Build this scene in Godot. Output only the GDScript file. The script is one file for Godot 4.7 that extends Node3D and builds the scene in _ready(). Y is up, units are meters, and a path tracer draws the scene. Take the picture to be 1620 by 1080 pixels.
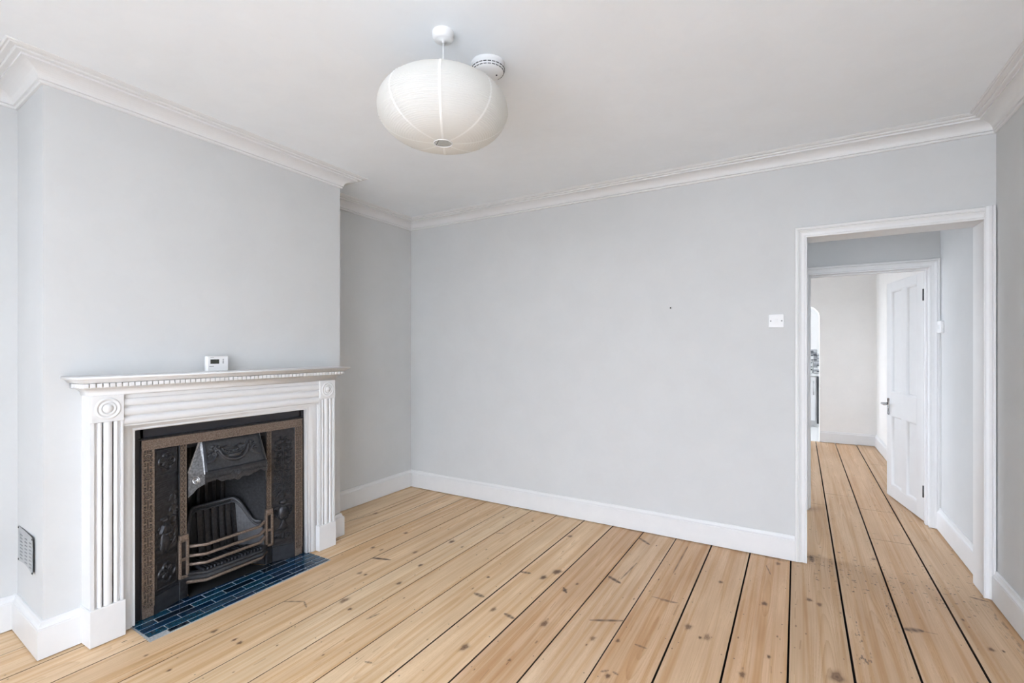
extends Node3D
# A cleared front room with a cast iron fireplace, old pine boards and a doorway into the hall.
# Units are metres. The lens stands over x = 0, z = 0; the wall with the doorway is at z = -3.48.

const CEIL := 2.555
const BW := -3.48      # plane of the wall with the doorway
const RW := 0.915      # plane of the right wall
const LW := -3.205     # plane of the left wall in the recesses
const CB := -2.788     # front plane of the chimney breast
const FW := 1.40       # plane of the front (window) wall

const KNOTS := [Vector3(-2.053, -1.716, 0.0156), Vector3(-1.959, -1.674, 0.0109), Vector3(-1.984, -2.235, 0.0111), Vector3(-1.935, -2.001, 0.0112), Vector3(-1.268, -1.72, 0.0161), Vector3(-1.327, -2.045, 0.0125), Vector3(-1.05, -1.747, 0.0084), Vector3(-1.539, -2.32, 0.0105), Vector3(-2.224, -1.973, 0.0136), Vector3(-2.178, -1.976, 0.0077), Vector3(-1.766, -1.363, 0.0043), Vector3(-1.869, -1.352, 0.0036), Vector3(-1.798, -1.896, 0.0044), Vector3(-1.26, -2.481, 0.0143), Vector3(-1.044, -2.065, 0.0159), Vector3(-0.367, -2.947, 0.0122), Vector3(-0.443, -2.394, 0.0157), Vector3(-0.378, -2.332, 0.0075), Vector3(-0.35, -2.351, 0.0136), Vector3(-0.657, -1.867, 0.0093), Vector3(-0.8, -2.073, 0.0113), Vector3(-0.137, -2.815, 0.012), Vector3(-0.188, -2.155, 0.012), Vector3(-0.698, -2.116, 0.009), Vector3(-1.061, -2.509, 0.0093), Vector3(-1.217, -2.59, 0.0196), Vector3(-0.139, -2.814, 0.0137), Vector3(0.057, -2.978, 0.0122), Vector3(0.1, -2.95, 0.012), Vector3(0.141, -2.335, 0.0299), Vector3(-0.097, -2.338, 0.0071), Vector3(0.756, -2.896, 0.013), Vector3(0.806, -2.906, 0.0072), Vector3(0.424, -3.757, 0.0104), Vector3(0.241, -3.769, 0.0096), Vector3(0.709, -3.142, 0.0064), Vector3(-2.04, -2.618, 0.0183), Vector3(-1.982, -2.235, 0.0098), Vector3(-2.356, -2.274, 0.0105), Vector3(-2.433, -2.27, 0.0133), Vector3(-2.42, -2.572, 0.0115), Vector3(-2.139, -2.36, 0.0121), Vector3(-1.982, -3.204, 0.0084), Vector3(-2.92, -2.753, 0.0129), Vector3(-1.746, -3.25, 0.0082), Vector3(-1.924, -2.584, 0.008), Vector3(-0.365, -2.948, 0.0137), Vector3(-1.262, -2.48, 0.014), Vector3(-1.225, -2.576, 0.0184), Vector3(-0.09, -3.382, 0.0128), Vector3(-1.377, -3.122, 0.0195), Vector3(-1.093, -2.408, 0.0114), Vector3(-2.163, -1.227, 0.0124), Vector3(-2.207, -1.228, 0.0067), Vector3(-2.354, -1.216, 0.0099), Vector3(-2.424, -0.969, 0.0082), Vector3(-2.23, -0.973, 0.0061)]
const SPIKES := [[-2.318, -1.546, -2.225, -1.601, 0.0036], [-2.225, -1.601, -2.163, -1.57, 0.0031], [-2.328, -2.151, -2.193, -2.196, 0.0063], [-1.576, -1.425, -1.541, -1.434, 0.0033], [-1.504, -2.13, -1.434, -2.122, 0.0075], [-1.257, -2.043, -1.19, -2.027, 0.0064], [-1.816, -1.652, -1.799, -1.722, 0.0034], [-0.868, -2.206, -0.72, -2.286, 0.0053], [-0.943, -2.692, -0.853, -2.643, 0.0058], [-1.41, -2.475, -1.35, -2.487, 0.007], [-1.114, -2.435, -1.072, -2.387, 0.0044], [-0.623, -2.13, -0.567, -2.125, 0.004], [-0.618, -2.577, -0.535, -2.584, 0.0037], [-0.692, -1.876, -0.666, -1.901, 0.0036], [-0.648, -1.902, -0.622, -1.894, 0.0036], [-0.868, -2.69, -0.847, -2.949, 0.0034], [-0.623, -3.368, -0.623, -2.918, 0.0033], [0.439, -2.894, 0.516, -2.925, 0.0103], [0.506, -2.919, 0.569, -2.923, 0.0014], [0.825, -3.453, 0.89, -3.434, 0.0053], [-0.155, -3.32, -0.123, -3.191, 0.0024], [0.078, -3.621, 0.085, -3.515, 0.0076], [-2.324, -2.158, -2.199, -2.194, 0.0046], [-1.857, -2.9, -1.806, -2.936, 0.0034], [-2.966, -2.526, -2.913, -2.747, 0.0025], [-2.913, -2.747, -2.918, -3.381, 0.0032], [-0.951, -3.346, -0.85, -3.262, 0.0065], [-0.943, -2.681, -0.853, -2.64, 0.0048], [-0.665, -2.587, -0.524, -2.591, 0.0028]]

var M := {}
var taken := {}

# ---------------------------------------------------------------- helpers
func col(r: float, g: float, b: float) -> Color:
	return Color(r / 255.0, g / 255.0, b / 255.0)

func mat(c: Color, rough: float, metal := 0.0, tex: Texture2D = null, tile := 1.0) -> StandardMaterial3D:
	var m := StandardMaterial3D.new()
	m.albedo_color = c
	m.roughness = rough
	m.metallic = metal
	if tex:
		m.albedo_texture = tex
		m.uv1_triplanar = true
		m.uv1_world_triplanar = true
		m.uv1_scale = Vector3.ONE * tile
	return m

func mottle(seed_value: int, freq: float, low: float, high: float, tint_low := Color.WHITE, octaves := 4) -> ImageTexture:
	# fine material variation: grain of paint, patina, soot
	var n := FastNoiseLite.new()
	n.seed = seed_value
	n.frequency = freq
	n.fractal_octaves = octaves
	var im := n.get_seamless_image(256, 256)
	im.convert(Image.FORMAT_RGB8)
	var d := im.get_data()
	for i in range(0, d.size(), 3):
		var t: float = d[i] / 255.0
		var v: float = lerpf(low, high, t)
		d[i] = int(255.0 * clampf(v * lerpf(tint_low.r, 1.0, t), 0, 1))
		d[i + 1] = int(255.0 * clampf(v * lerpf(tint_low.g, 1.0, t), 0, 1))
		d[i + 2] = int(255.0 * clampf(v * lerpf(tint_low.b, 1.0, t), 0, 1))
	return ImageTexture.create_from_image(Image.create_from_data(256, 256, false, Image.FORMAT_RGB8, d))

func mb(smooth := false) -> SurfaceTool:
	var st := SurfaceTool.new()
	st.begin(Mesh.PRIMITIVE_TRIANGLES)
	st.set_smooth_group(0 if smooth else -1)
	return st

func tri(st: SurfaceTool, a: Vector3, b: Vector3, c: Vector3) -> void:
	st.add_vertex(a); st.add_vertex(c); st.add_vertex(b)

func quad(st: SurfaceTool, a: Vector3, b: Vector3, c: Vector3, d: Vector3) -> void:
	# corners run anticlockwise seen from outside
	tri(st, a, b, c); tri(st, a, c, d)

func box(st: SurfaceTool, a: Vector3, b: Vector3) -> void:
	var p := Vector3(minf(a.x, b.x), minf(a.y, b.y), minf(a.z, b.z))
	var q := Vector3(maxf(a.x, b.x), maxf(a.y, b.y), maxf(a.z, b.z))
	hexa(st, [Vector3(p.x, p.y, q.z), Vector3(q.x, p.y, q.z), Vector3(q.x, p.y, p.z), Vector3(p.x, p.y, p.z), Vector3(p.x, q.y, q.z), Vector3(q.x, q.y, q.z), Vector3(q.x, q.y, p.z), Vector3(p.x, q.y, p.z)])

func hexa(st: SurfaceTool, v: Array) -> void:
	# v: four bottom corners anticlockwise from above, then the four above them
	quad(st, v[4], v[5], v[6], v[7]); quad(st, v[3], v[2], v[1], v[0])
	for i in 4:
		var j := (i + 1) % 4
		quad(st, v[i], v[j], v[j + 4], v[i + 4])

func cbox(st: SurfaceTool, a: Vector3, b: Vector3, e: float) -> void:
	# box with chamfered edges
	var c := (a + b) * 0.5
	var h := ((b - a) * 0.5).abs()
	var s := Vector3(maxf(h.x - e, 0.0), maxf(h.y - e, 0.0), maxf(h.z - e, 0.0))
	var f := func(x, y, z): return c + Vector3(x, y, z)
	for k in 3:
		for sg in [-1.0, 1.0]:
			var ax := Vector3.ZERO; ax[k] = sg
			var i1 := (k + 1) % 3
			var i2 := (k + 2) % 3
			if sg < 0: var t := i1; i1 = i2; i2 = t
			var pts := []
			for q in [[-1, -1], [1, -1], [1, 1], [-1, 1]]:
				var v := Vector3.ZERO
				v[k] = sg * h[k]; v[i1] = q[0] * s[i1]; v[i2] = q[1] * s[i2]
				pts.append(c + v)
			quad(st, pts[0], pts[1], pts[2], pts[3])
	for k in 3:
		var i1 := (k + 1) % 3
		var i2 := (k + 2) % 3
		for s1 in [-1.0, 1.0]:
			for s2 in [-1.0, 1.0]:
				var p1 := Vector3.ZERO; var p2 := Vector3.ZERO
				p1[i1] = s1 * h[i1]; p1[i2] = s2 * s[i2]
				p2[i1] = s1 * s[i1]; p2[i2] = s2 * h[i2]
				var d := Vector3.ZERO; d[k] = s[k]
				if s1 * s2 > 0: quad(st, c + p1 - d, c + p1 + d, c + p2 + d, c + p2 - d)
				else: quad(st, c + p2 - d, c + p2 + d, c + p1 + d, c + p1 - d)
	for sx in [-1.0, 1.0]:
		for sy in [-1.0, 1.0]:
			for sz in [-1.0, 1.0]:
				var a1 := c + Vector3(sx * h.x, sy * s.y, sz * s.z)
				var b1 := c + Vector3(sx * s.x, sy * h.y, sz * s.z)
				var c1 := c + Vector3(sx * s.x, sy * s.y, sz * h.z)
				if sx * sy * sz > 0: tri(st, a1, b1, c1)
				else: tri(st, a1, c1, b1)

func prism(st: SurfaceTool, plan: Array, y0: float, y1: float) -> void:
	# convex plan of Vector2(x, z)
	var n := plan.size()
	for i in n:
		var p: Vector2 = plan[i]; var q: Vector2 = plan[(i + 1) % n]
		quad(st, Vector3(p.x, y0, p.y), Vector3(q.x, y0, q.y), Vector3(q.x, y1, q.y), Vector3(p.x, y1, p.y))
	for i in range(1, n - 1):
		var a: Vector2 = plan[0]; var b: Vector2 = plan[i]; var c: Vector2 = plan[i + 1]
		tri(st, Vector3(a.x, y1, a.y), Vector3(b.x, y1, b.y), Vector3(c.x, y1, c.y))
		tri(st, Vector3(a.x, y0, a.y), Vector3(c.x, y0, c.y), Vector3(b.x, y0, b.y))

func extrude(st: SurfaceTool, pts: Array, along: Vector3, caps := true) -> void:
	# pts: a closed outline of Vector3 in one plane, pushed along a vector
	var n := pts.size()
	for i in n:
		var p: Vector3 = pts[i]; var q: Vector3 = pts[(i + 1) % n]
		quad(st, p, q, q + along, p + along)
	if not caps: return
	var o: Vector3 = pts[0]
	var nn := Vector3.ZERO
	for i in range(1, n - 1):
		nn += (pts[i] - o).cross(pts[i + 1] - o)
	nn = nn.normalized()
	var ux: Vector3 = (pts[1] - o).normalized()
	var uy := nn.cross(ux)
	var flat := PackedVector2Array()
	for p in pts: flat.append(Vector2((p - o).dot(ux), (p - o).dot(uy)))
	var idx := Geometry2D.triangulate_polygon(flat)
	for i in range(0, idx.size(), 3):
		tri(st, pts[idx[i]], pts[idx[i + 1]], pts[idx[i + 2]])
		tri(st, pts[idx[i]] + along, pts[idx[i + 2]] + along, pts[idx[i + 1]] + along)

func strip(st: SurfaceTool, pts: Array, along: Vector3) -> void:
	for i in pts.size() - 1:
		quad(st, pts[i], pts[i + 1], pts[i + 1] + along, pts[i] + along)

func sweep(path: Array, closed: bool, prof: Array, side: float, place: Callable) -> Array:
	# mitred moulding: one SurfaceTool for each straight run. prof: Vector2(offset from the path, height)
	var n := path.size()
	var runs := n if closed else n - 1
	var norms := []
	for i in runs:
		var d: Vector2 = (path[(i + 1) % n] - path[i]).normalized()
		norms.append(Vector2(d.y, -d.x) * side)
	var mit := []
	for i in n:
		if not closed and i == 0: mit.append(norms[0])
		elif not closed and i == n - 1: mit.append(norms[runs - 1])
		else:
			var a: Vector2 = norms[(i - 1 + runs) % runs]; var b: Vector2 = norms[i % runs]
			mit.append((a + b) / (1.0 + a.dot(b)))
	var out := []
	for i in runs:
		var st := mb()
		var j := (i + 1) % n
		for k in prof.size() - 1:
			var p0: Vector2 = prof[k]; var p1: Vector2 = prof[k + 1]
			var a: Vector3 = place.call(path[i] + mit[i] * p0.x, p0.y)
			var b: Vector3 = place.call(path[j] + mit[j] * p0.x, p0.y)
			var c: Vector3 = place.call(path[j] + mit[j] * p1.x, p1.y)
			var d: Vector3 = place.call(path[i] + mit[i] * p1.x, p1.y)
			quad(st, a, b, c, d)
		if not closed:
			for e in [[i, i == 0], [j, j == n - 1]]:
				if e[1]:
					var poly := []
					for p in prof: poly.append(place.call(path[e[0]] + mit[e[0]] * p.x, p.y))
					var cap := Geometry2D.triangulate_polygon(PackedVector2Array(prof))
					for k in range(0, cap.size(), 3): tri(st, poly[cap[k]], poly[cap[k + 1]], poly[cap[k + 2]])
		out.append(st)
	return out

func lathe(st: SurfaceTool, prof: Array, o: Vector3, axis := Vector3.UP, segs := 32) -> void:
	# prof: Vector2(radius, height along the axis)
	var u := axis.cross(Vector3(0.31, 0.17, 0.93)).normalized()
	var v := axis.cross(u).normalized()
	for k in prof.size() - 1:
		for i in segs:
			var a0 := TAU * i / segs
			var a1 := TAU * (i + 1) / segs
			var d0 := u * cos(a0) + v * sin(a0)
			var d1 := u * cos(a1) + v * sin(a1)
			var p: Vector2 = prof[k]; var q: Vector2 = prof[k + 1]
			var a := o + d0 * p.x + axis * p.y
			var b := o + d1 * p.x + axis * p.y
			var c := o + d1 * q.x + axis * q.y
			var d := o + d0 * q.x + axis * q.y
			if p.x > 1e-6: tri(st, a, c, b)
			if q.x > 1e-6: tri(st, a, d, c)

func tube(st: SurfaceTool, pts: Array, r: float, segs := 8, closed := false) -> void:
	var n := pts.size()
	var rings := []
	var up := Vector3(0.21, 0.93, 0.3).normalized()
	for i in n:
		var a: Vector3 = pts[(i - 1 + n) % n] if closed or i > 0 else pts[i]
		var b: Vector3 = pts[(i + 1) % n] if closed or i < n - 1 else pts[i]
		var t := (b - a).normalized()
		var s := t.cross(up)
		if s.length() < 0.05: s = t.cross(Vector3(1, 0.1, 0))
		s = s.normalized()
		var w := t.cross(s)
		up = -w if i == 0 else up
		var ring := []
		for k in segs:
			ring.append(pts[i] + (s * cos(TAU * k / segs) + w * sin(TAU * k / segs)) * r)
		rings.append(ring)
	for i in (n if closed else n - 1):
		var j := (i + 1) % n
		for k in segs:
			var l := (k + 1) % segs
			quad(st, rings[i][k], rings[j][k], rings[j][l], rings[i][l])
	if not closed:
		for k in range(1, segs - 1):
			tri(st, rings[0][0], rings[0][k], rings[0][k + 1])
			tri(st, rings[n - 1][0], rings[n - 1][k + 1], rings[n - 1][k])

func field(st: SurfaceTool, o: Vector3, u: Vector3, v: Vector3, w: float, h: float, nu: int, nv: int, f: Callable) -> void:
	# cast relief: a sheet of w by h spanned by unit vectors u and v, raised along their normal by f(x, y)
	var nn := u.cross(v).normalized()
	var g := []
	for j in nv + 1:
		var row := PackedVector3Array()
		for i in nu + 1:
			var x := w * i / nu
			var y := h * j / nv
			row.append(o + u * x + v * y + nn * f.call(x, y))
		g.append(row)
	for j in nv:
		for i in nu:
			quad(st, g[j][i], g[j][i + 1], g[j + 1][i + 1], g[j + 1][i])

func numbered(called: String) -> String:
	if not taken.has(called):
		taken[called] = 0
		return called
	taken[called] += 1
	return "%s_%03d" % [called, taken[called]]

func thing(called: String, at: Vector3, label := "", category := "", group := "") -> Node3D:
	var o := Node3D.new()
	o.name = numbered(called)
	o.position = at
	if label: o.set_meta("label", label)
	if category: o.set_meta("category", category)
	if group: o.set_meta("group", group)
	add_child(o)
	return o

func setting(called: String) -> Node3D:
	var o := Node3D.new()
	o.name = numbered(called)
	o.set_meta("kind", "structure")
	add_child(o)
	return o

func finish(st: SurfaceTool, called: String, m: Material) -> MeshInstance3D:
	st.generate_normals()
	var o := MeshInstance3D.new()
	o.name = called
	o.mesh = st.commit()
	o.material_override = m
	return o

func part(parent: Node3D, called: String, st: SurfaceTool, m: Material) -> MeshInstance3D:
	# st is in world coordinates; the part is put back by where its thing stands
	var o := finish(st, called, m)
	if parent.get_parent() == self: o.position = -parent.position
	parent.add_child(o, true)
	return o

func solid(called: String, st: SurfaceTool, m: Material) -> MeshInstance3D:
	var o := finish(st, numbered(called), m)
	o.set_meta("kind", "structure")
	add_child(o)
	return o

func flat_place(p: Vector2, y: float) -> Vector3:
	return Vector3(p.x, y, p.y)

# ---------------------------------------------------------------- relief shapes
func dome(p: Vector2, c: Vector2, r: float, h: float) -> float:
	var d := p.distance_squared_to(c) / (r * r)
	return h * sqrt(1.0 - d) if d < 1.0 else 0.0

func oval(p: Vector2, c: Vector2, rx: float, ry: float, turn: float, h: float) -> float:
	var q := (p - c).rotated(-turn)
	var d := q.x * q.x / (rx * rx) + q.y * q.y / (ry * ry)
	return h * sqrt(1.0 - d) if d < 1.0 else 0.0

func ring(p: Vector2, c: Vector2, big: float, r: float, h: float) -> float:
	var d := absf(p.distance_to(c) - big) / r
	return h * sqrt(1.0 - d * d) if d < 1.0 else 0.0

func arm(p: Vector2, a: Vector2, b: Vector2, r0: float, r1: float, h: float) -> float:
	var ab := b - a
	var t := clampf((p - a).dot(ab) / ab.length_squared(), 0.0, 1.0)
	var r := lerpf(r0, r1, t)
	var d := p.distance_to(a + ab * t) / r
	return h * sqrt(1.0 - d * d) if d < 1.0 else 0.0

func arc(p: Vector2, c: Vector2, big: float, from: float, to: float, r: float, h: float) -> float:
	var a := wrapf((p - c).angle() - from, 0.0, TAU)
	if a > to - from: return 0.0
	return ring(p, c, big, r, h)

func plate(p: Vector2, lo: Vector2, hi: Vector2, h: float) -> float:
	return h if p.x > lo.x and p.x < hi.x and p.y > lo.y and p.y < hi.y else 0.0

func quatrefoil(p: Vector2, c: Vector2, s: float, h: float) -> float:
	var v := 0.0
	for k in 4:
		v = maxf(v, ring(p, c + Vector2(s * 0.42, 0).rotated(k * PI / 2), s * 0.40, s * 0.09, h))
		v = maxf(v, oval(p, c + Vector2(s * 0.42, 0).rotated(k * PI / 2), s * 0.22, s * 0.1, k * PI / 2, h * 0.7))
		v = maxf(v, arm(p, c, c + Vector2(s * 0.66, 0).rotated(k * PI / 2 + PI / 4), s * 0.1, s * 0.03, h * 0.8))
	return maxf(v, dome(p, c, s * 0.17, h * 1.2))

# ---------------------------------------------------------------- old pine boards
func layer(w: int, h: int, squeeze: int, freq: float, seed_value: int, octaves := 3) -> PackedByteArray:
	var n := FastNoiseLite.new()
	n.seed = seed_value
	n.frequency = freq
	n.fractal_octaves = octaves
	var im := n.get_image(w, maxi(8, h / squeeze))
	im.convert(Image.FORMAT_L8)
	im.resize(w, h, Image.INTERPOLATE_CUBIC)
	return im.get_data()

func edge_x(line: Array, z: float) -> float:
	return line[0] - line[1] * (z + 2.5)

func board_texture(lines: Array, z_top: float, length: float, across: float, down: float, seed_value: int, pine: Vector3) -> Dictionary:
	# every board lies side by side in one picture; returns it with the columns of each board
	var rng := RandomNumberGenerator.new()
	rng.seed = seed_value
	var cols := [0]
	for i in lines.size() - 1:
		cols.append(cols[i] + int((lines[i + 1][0] - lines[i][0]) * across))
	var w: int = cols[-1] + 8   # the last columns hold the grimy sawn edge of a board
	var h := int(length * down)
	var fine := layer(w, h, 24, 0.16, seed_value + 1)
	var mid := layer(w, h, 30, 0.035, seed_value + 2)
	var blot := layer(w, h, 3, 0.012, seed_value + 3, 4)
	var bend := layer(w, h, 5, 0.006, seed_value + 4, 2)
	var d := PackedByteArray()
	d.resize(w * h * 3)
	for b in cols.size() - 1:
		var c0: int = cols[b]; var c1: int = cols[b + 1]
		var tone := rng.randf_range(-1.0, 1.0)
		var red := rng.randf_range(-1.0, 1.0)
		var base := pine + Vector3(tone * 3.5 + red * 1.5, tone * 4 - red * 1.5, tone * 4.5 - red * 3)
		var pith := rng.randf_range(-0.02, 0.02)
		var curve := rng.randf_range(900.0, 1900.0)
		var lean := rng.randf_range(-3.4, 3.4)
		var rings := rng.randf_range(0.5, 1.0)
		var half := (c1 - c0) * 0.5
		var arch := PackedFloat32Array()
		for c in range(c0, c1):
			var xl := (c - c0 - half) / across - pith
			arch.append(curve * xl * xl)
		for r in h:
			var at := r * w + c0
			var zz := lean * r / down
			for k in c1 - c0:
				var bl := blot[at] / 255.0
				var g := arch[k] + zz + bend[at] * 0.034
				g -= floorf(g)
				g = g * g * g
				var dark := g * 27.0 * rings * clampf(bl * 2.4 - 0.5, 0.0, 1.0)
				var lum := (fine[at] - 128) * 0.045 + (mid[at] - 128) * 0.06 + (bl - 0.5) * 27.0 - dark
				var band := clampf((122.0 - mid[at]) / 60.0, 0.0, 1.0) * 13.0
				var o := at * 3
				d[o] = clampi(int(base.x + lum * 0.92 - band * 0.4), 0, 255)
				d[o + 1] = clampi(int(base.y + lum * 1.05 - band * 0.85), 0, 255)
				d[o + 2] = clampi(int(base.z + lum * 1.12 - band * 1.25), 0, 255)
				at += 1
	for r in h:
		for c in range(cols[-1], w):
			var o := (r * w + c) * 3
			d[o] = 62; d[o + 1] = 49; d[o + 2] = 40
	var out := {"w": w, "h": h, "cols": cols, "data": d, "across": across, "down": down, "lines": lines, "top": z_top, "len": length}
	var dark_knot := Vector3(92, 64, 44)
	for k in KNOTS: spot(out, k.x, k.y, k.x, k.y, k.z * rng.randf_range(0.85, 1.15), dark_knot, rng.randf_range(0.5, 0.85), rng.randf_range(1.1, 1.9))
	for s in SPIKES: spot(out, s[0], s[1], s[2], s[3], s[4] * 1.9, Vector3(84, 63, 49), 0.72 if s[4] > 0.004 else 0.45, 1.0, true)
	# small pin knots, nail heads over the joists and scuffs
	for b in cols.size() - 1:
		var wide: float = lines[b + 1][0] - lines[b][0]
		for i in int(length * 2.4):
			var z := z_top - rng.randf() * length
			var x := edge_x(lines[b], z) + wide * rng.randf_range(0.06, 0.94)
			spot(out, x, z, x, z - rng.randf_range(0.0, 0.014), rng.randf_range(0.0018, 0.0045), dark_knot, rng.randf_range(0.25, 0.7), 1.3)
		for i in int(length * 2.2):
			var z := z_top - rng.randf() * length
			var x := edge_x(lines[b], z) + wide * rng.randf_range(0.06, 0.94)
			spot(out, x, z, x + rng.randf_range(-0.006, 0.006), z - rng.randf_range(0.03, 0.12), rng.randf_range(0.0016, 0.003), Vector3(150, 112, 78), rng.randf_range(0.15, 0.45), 1.0)
		var z := z_top - 0.17
		while z > z_top - length:
			for e in [0.1, 0.9]:
				var zn := z + rng.randf_range(-0.012, 0.012)
				var xn: float = edge_x(lines[b], zn) + wide * e + rng.randf_range(-0.008, 0.008)
				spot(out, xn, zn, xn, zn, 0.0027, Vector3(58, 48, 42), 0.75, 1.0)
			z -= 0.405
	# trodden dirt and marks on the boards in the doorway
	for i in 240:
		var z := -3.5 + rng.randfn(0.0, 0.16) + (0.0 if i < 150 else rng.randf_range(-3.0, 0.3))
		var x := rng.randf_range(0.06, 0.9)
		var g := rng.randf_range(0.001, 0.0045)
		spot(out, x, z, x + rng.randf_range(-0.025, 0.025) * rng.randf(), z + rng.randf_range(-0.008, 0.008), g, Vector3(62, 52, 46), rng.randf_range(0.25, 0.75), 1.0)
	for i in 180:   # grime worn into the board edges along the wall and the threshold
		var along := rng.randf()
		var x := lerpf(-3.15, 0.0, along) if i < 110 else RW - 0.03 - absf(rng.randfn(0, 0.012))
		var z := BW + 0.025 + absf(rng.randfn(0, 0.01)) if i < 110 else rng.randf_range(-3.5, -2.4)
		spot(out, x, z, x + (0.05 if i < 110 else 0.0), z + (0.0 if i < 110 else 0.03), rng.randf_range(0.002, 0.005), Vector3(110, 92, 78), rng.randf_range(0.12, 0.38), 1.0, true)
	# scuffed patches of small dark marks on the boards before the doorway
	for c in [[0.25, -2.72, 0.012, 0.07], [0.42, -3.08, 0.012, 0.1], [0.25, -2.52, 0.02, 0.015], [0.12, -3.5, 0.05, 0.05], [0.55, -3.35, 0.06, 0.1]]:
		for i in 18:
			var x: float = c[0] + rng.randfn(0.0, c[2])
			var z: float = c[1] + rng.randfn(0.0, c[3])
			spot(out, x, z, x, z - rng.randf_range(0.0, 0.02), rng.randf_range(0.0012, 0.004), Vector3(78, 64, 56), rng.randf_range(0.15, 0.5), 1.2)
	var tex := ImageTexture.create_from_image(Image.create_from_data(w, h, false, Image.FORMAT_RGB8, out.data))
	var m := StandardMaterial3D.new()
	m.albedo_texture = tex
	m.roughness = 0.46
	m.metallic_specular = 0.42
	out.mat = m
	out.erase("data")
	return out

func spot(t: Dictionary, x0: float, z0: float, x1: float, z1: float, r: float, c: Vector3, strength: float, stretch: float, lens := false) -> void:
	# a soft-edged streak or knot stained into one board
	var b := -1
	var zm := (z0 + z1) * 0.5
	var xm := (x0 + x1) * 0.5
	for i in t.lines.size() - 1:
		if xm > edge_x(t.lines[i], zm) and xm < edge_x(t.lines[i + 1], zm): b = i
	if b < 0 or zm > t.top or zm < t.top - t.len: return
	var c0: int = t.cols[b]; var c1: int = t.cols[b + 1]
	var e0 := edge_x(t.lines[b], zm)
	var a := Vector2(x0 - e0, t.top - z0)
	var q := Vector2(x1 - e0, t.top - z1)
	var rr := r * 1.7 * stretch
	var lo := Vector2(minf(a.x, q.x) - rr, minf(a.y, q.y) - rr)
	var hi := Vector2(maxf(a.x, q.x) + rr, maxf(a.y, q.y) + rr)
	var ab := q - a
	var l2 := maxf(ab.length_squared(), 1e-9)
	var d: PackedByteArray = t.data
	var w: int = t.w
	for y in range(maxi(0, int(lo.y * t.down)), mini(t.h - 1, int(hi.y * t.down) + 1)):
		for x in range(maxi(c0, c0 + int(lo.x * t.across)), mini(c1 - 1, c0 + int(hi.x * t.across) + 1)):
			var p := Vector2((x - c0) / t.across, y / t.down)
			var s := clampf((p - a).dot(ab) / l2, 0.0, 1.0)
			var v := p - (a + ab * s)
			v.y /= stretch
			var k := v.length() / r
			if lens: k /= 0.22 + 0.78 * sqrt(maxf(0.0, 4.0 * s * (1.0 - s)))
			else: k *= 1.0 + 0.09 * sin(3.0 * v.angle() + x0 * 91.0) + 0.09 * sin(5.0 * v.angle() + z0 * 57.0)
			if k > 1.7: continue
			var f := strength * (1.0 - smoothstep(0.25, 1.2, k)) + 0.25 * strength * (1.0 - smoothstep(0.6, 1.7, k))
			if lens: f *= 0.78 + 0.22 * sin(s * 17.0 + x0 * 40.0)
			if r > 0.009 and k < 1.0: f *= 0.84 + 0.16 * sin(k * 11.0 + 0.8)
			var o := (y * w + x) * 3
			d[o] = int(lerpf(d[o], c.x, f)); d[o + 1] = int(lerpf(d[o + 1], c.y, f)); d[o + 2] = int(lerpf(d[o + 2], c.z, f))
	t.data = d

func lay_board(floor_root: Node3D, t: Dictionary, b: int, z0: float, z1: float, gap0: float, gap1: float, shift := 0.0) -> void:
	var st := mb()
	var e := 0.0007
	var u0: float = (t.cols[b] + 0.8) / float(t.w)
	var u1: float = (t.cols[b + 1] - 0.8) / float(t.w)
	var xa0 := edge_x(t.lines[b], z0) + gap0 + shift
	var xb0 := edge_x(t.lines[b + 1], z0) - gap1 + shift
	var xa1 := edge_x(t.lines[b], z1) + gap0 + shift
	var xb1 := edge_x(t.lines[b + 1], z1) - gap1 + shift
	var v0: float = (t.top - z0) / t.len
	var v1: float = (t.top - z1) / t.len
	var pts := [[-0.021, 0.0], [-e, 0.0], [0.0, e]]
	var rows := []
	for q in pts: rows.append([Vector3(xa0 + q[1], q[0], z0 - e), Vector3(xa1 + q[1], q[0], z1 + e), u0])
	for i in [2, 1, 0]:
		var q: Array = pts[i]
		rows.append([Vector3(xb0 - q[1], q[0], z0 - e), Vector3(xb1 - q[1], q[0], z1 + e), u1])
	for i in rows.size() - 1:
		var a: Array = rows[i]; var c: Array = rows[i + 1]
		for q in [[a[0], a[2], v0], [c[1], c[2], v1], [c[0], c[2], v0], [a[0], a[2], v0], [a[1], a[2], v1], [c[1], c[2], v1]]:
			st.set_uv(Vector2(q[1] if i > 0 and i < 4 else 1.0 - 4.0 / t.w, q[2]))
			st.add_vertex(q[0])
	for end in [[z0 - e, xa0, xb0, v0], [z1 + e, xa1, xb1, v1]]:
		var q := [Vector3(end[1], -0.021, end[0]), Vector3(end[2], -0.021, end[0]), Vector3(end[2] - e, 0, end[0]), Vector3(end[1] + e, 0, end[0])]
		for i in [0, 1, 2, 0, 2, 3]:
			st.set_uv(Vector2(1.0 - 4.0 / t.w, end[3]))
			st.add_vertex(q[i])
	part(floor_root, "floorboard", st, t.mat)

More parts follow.
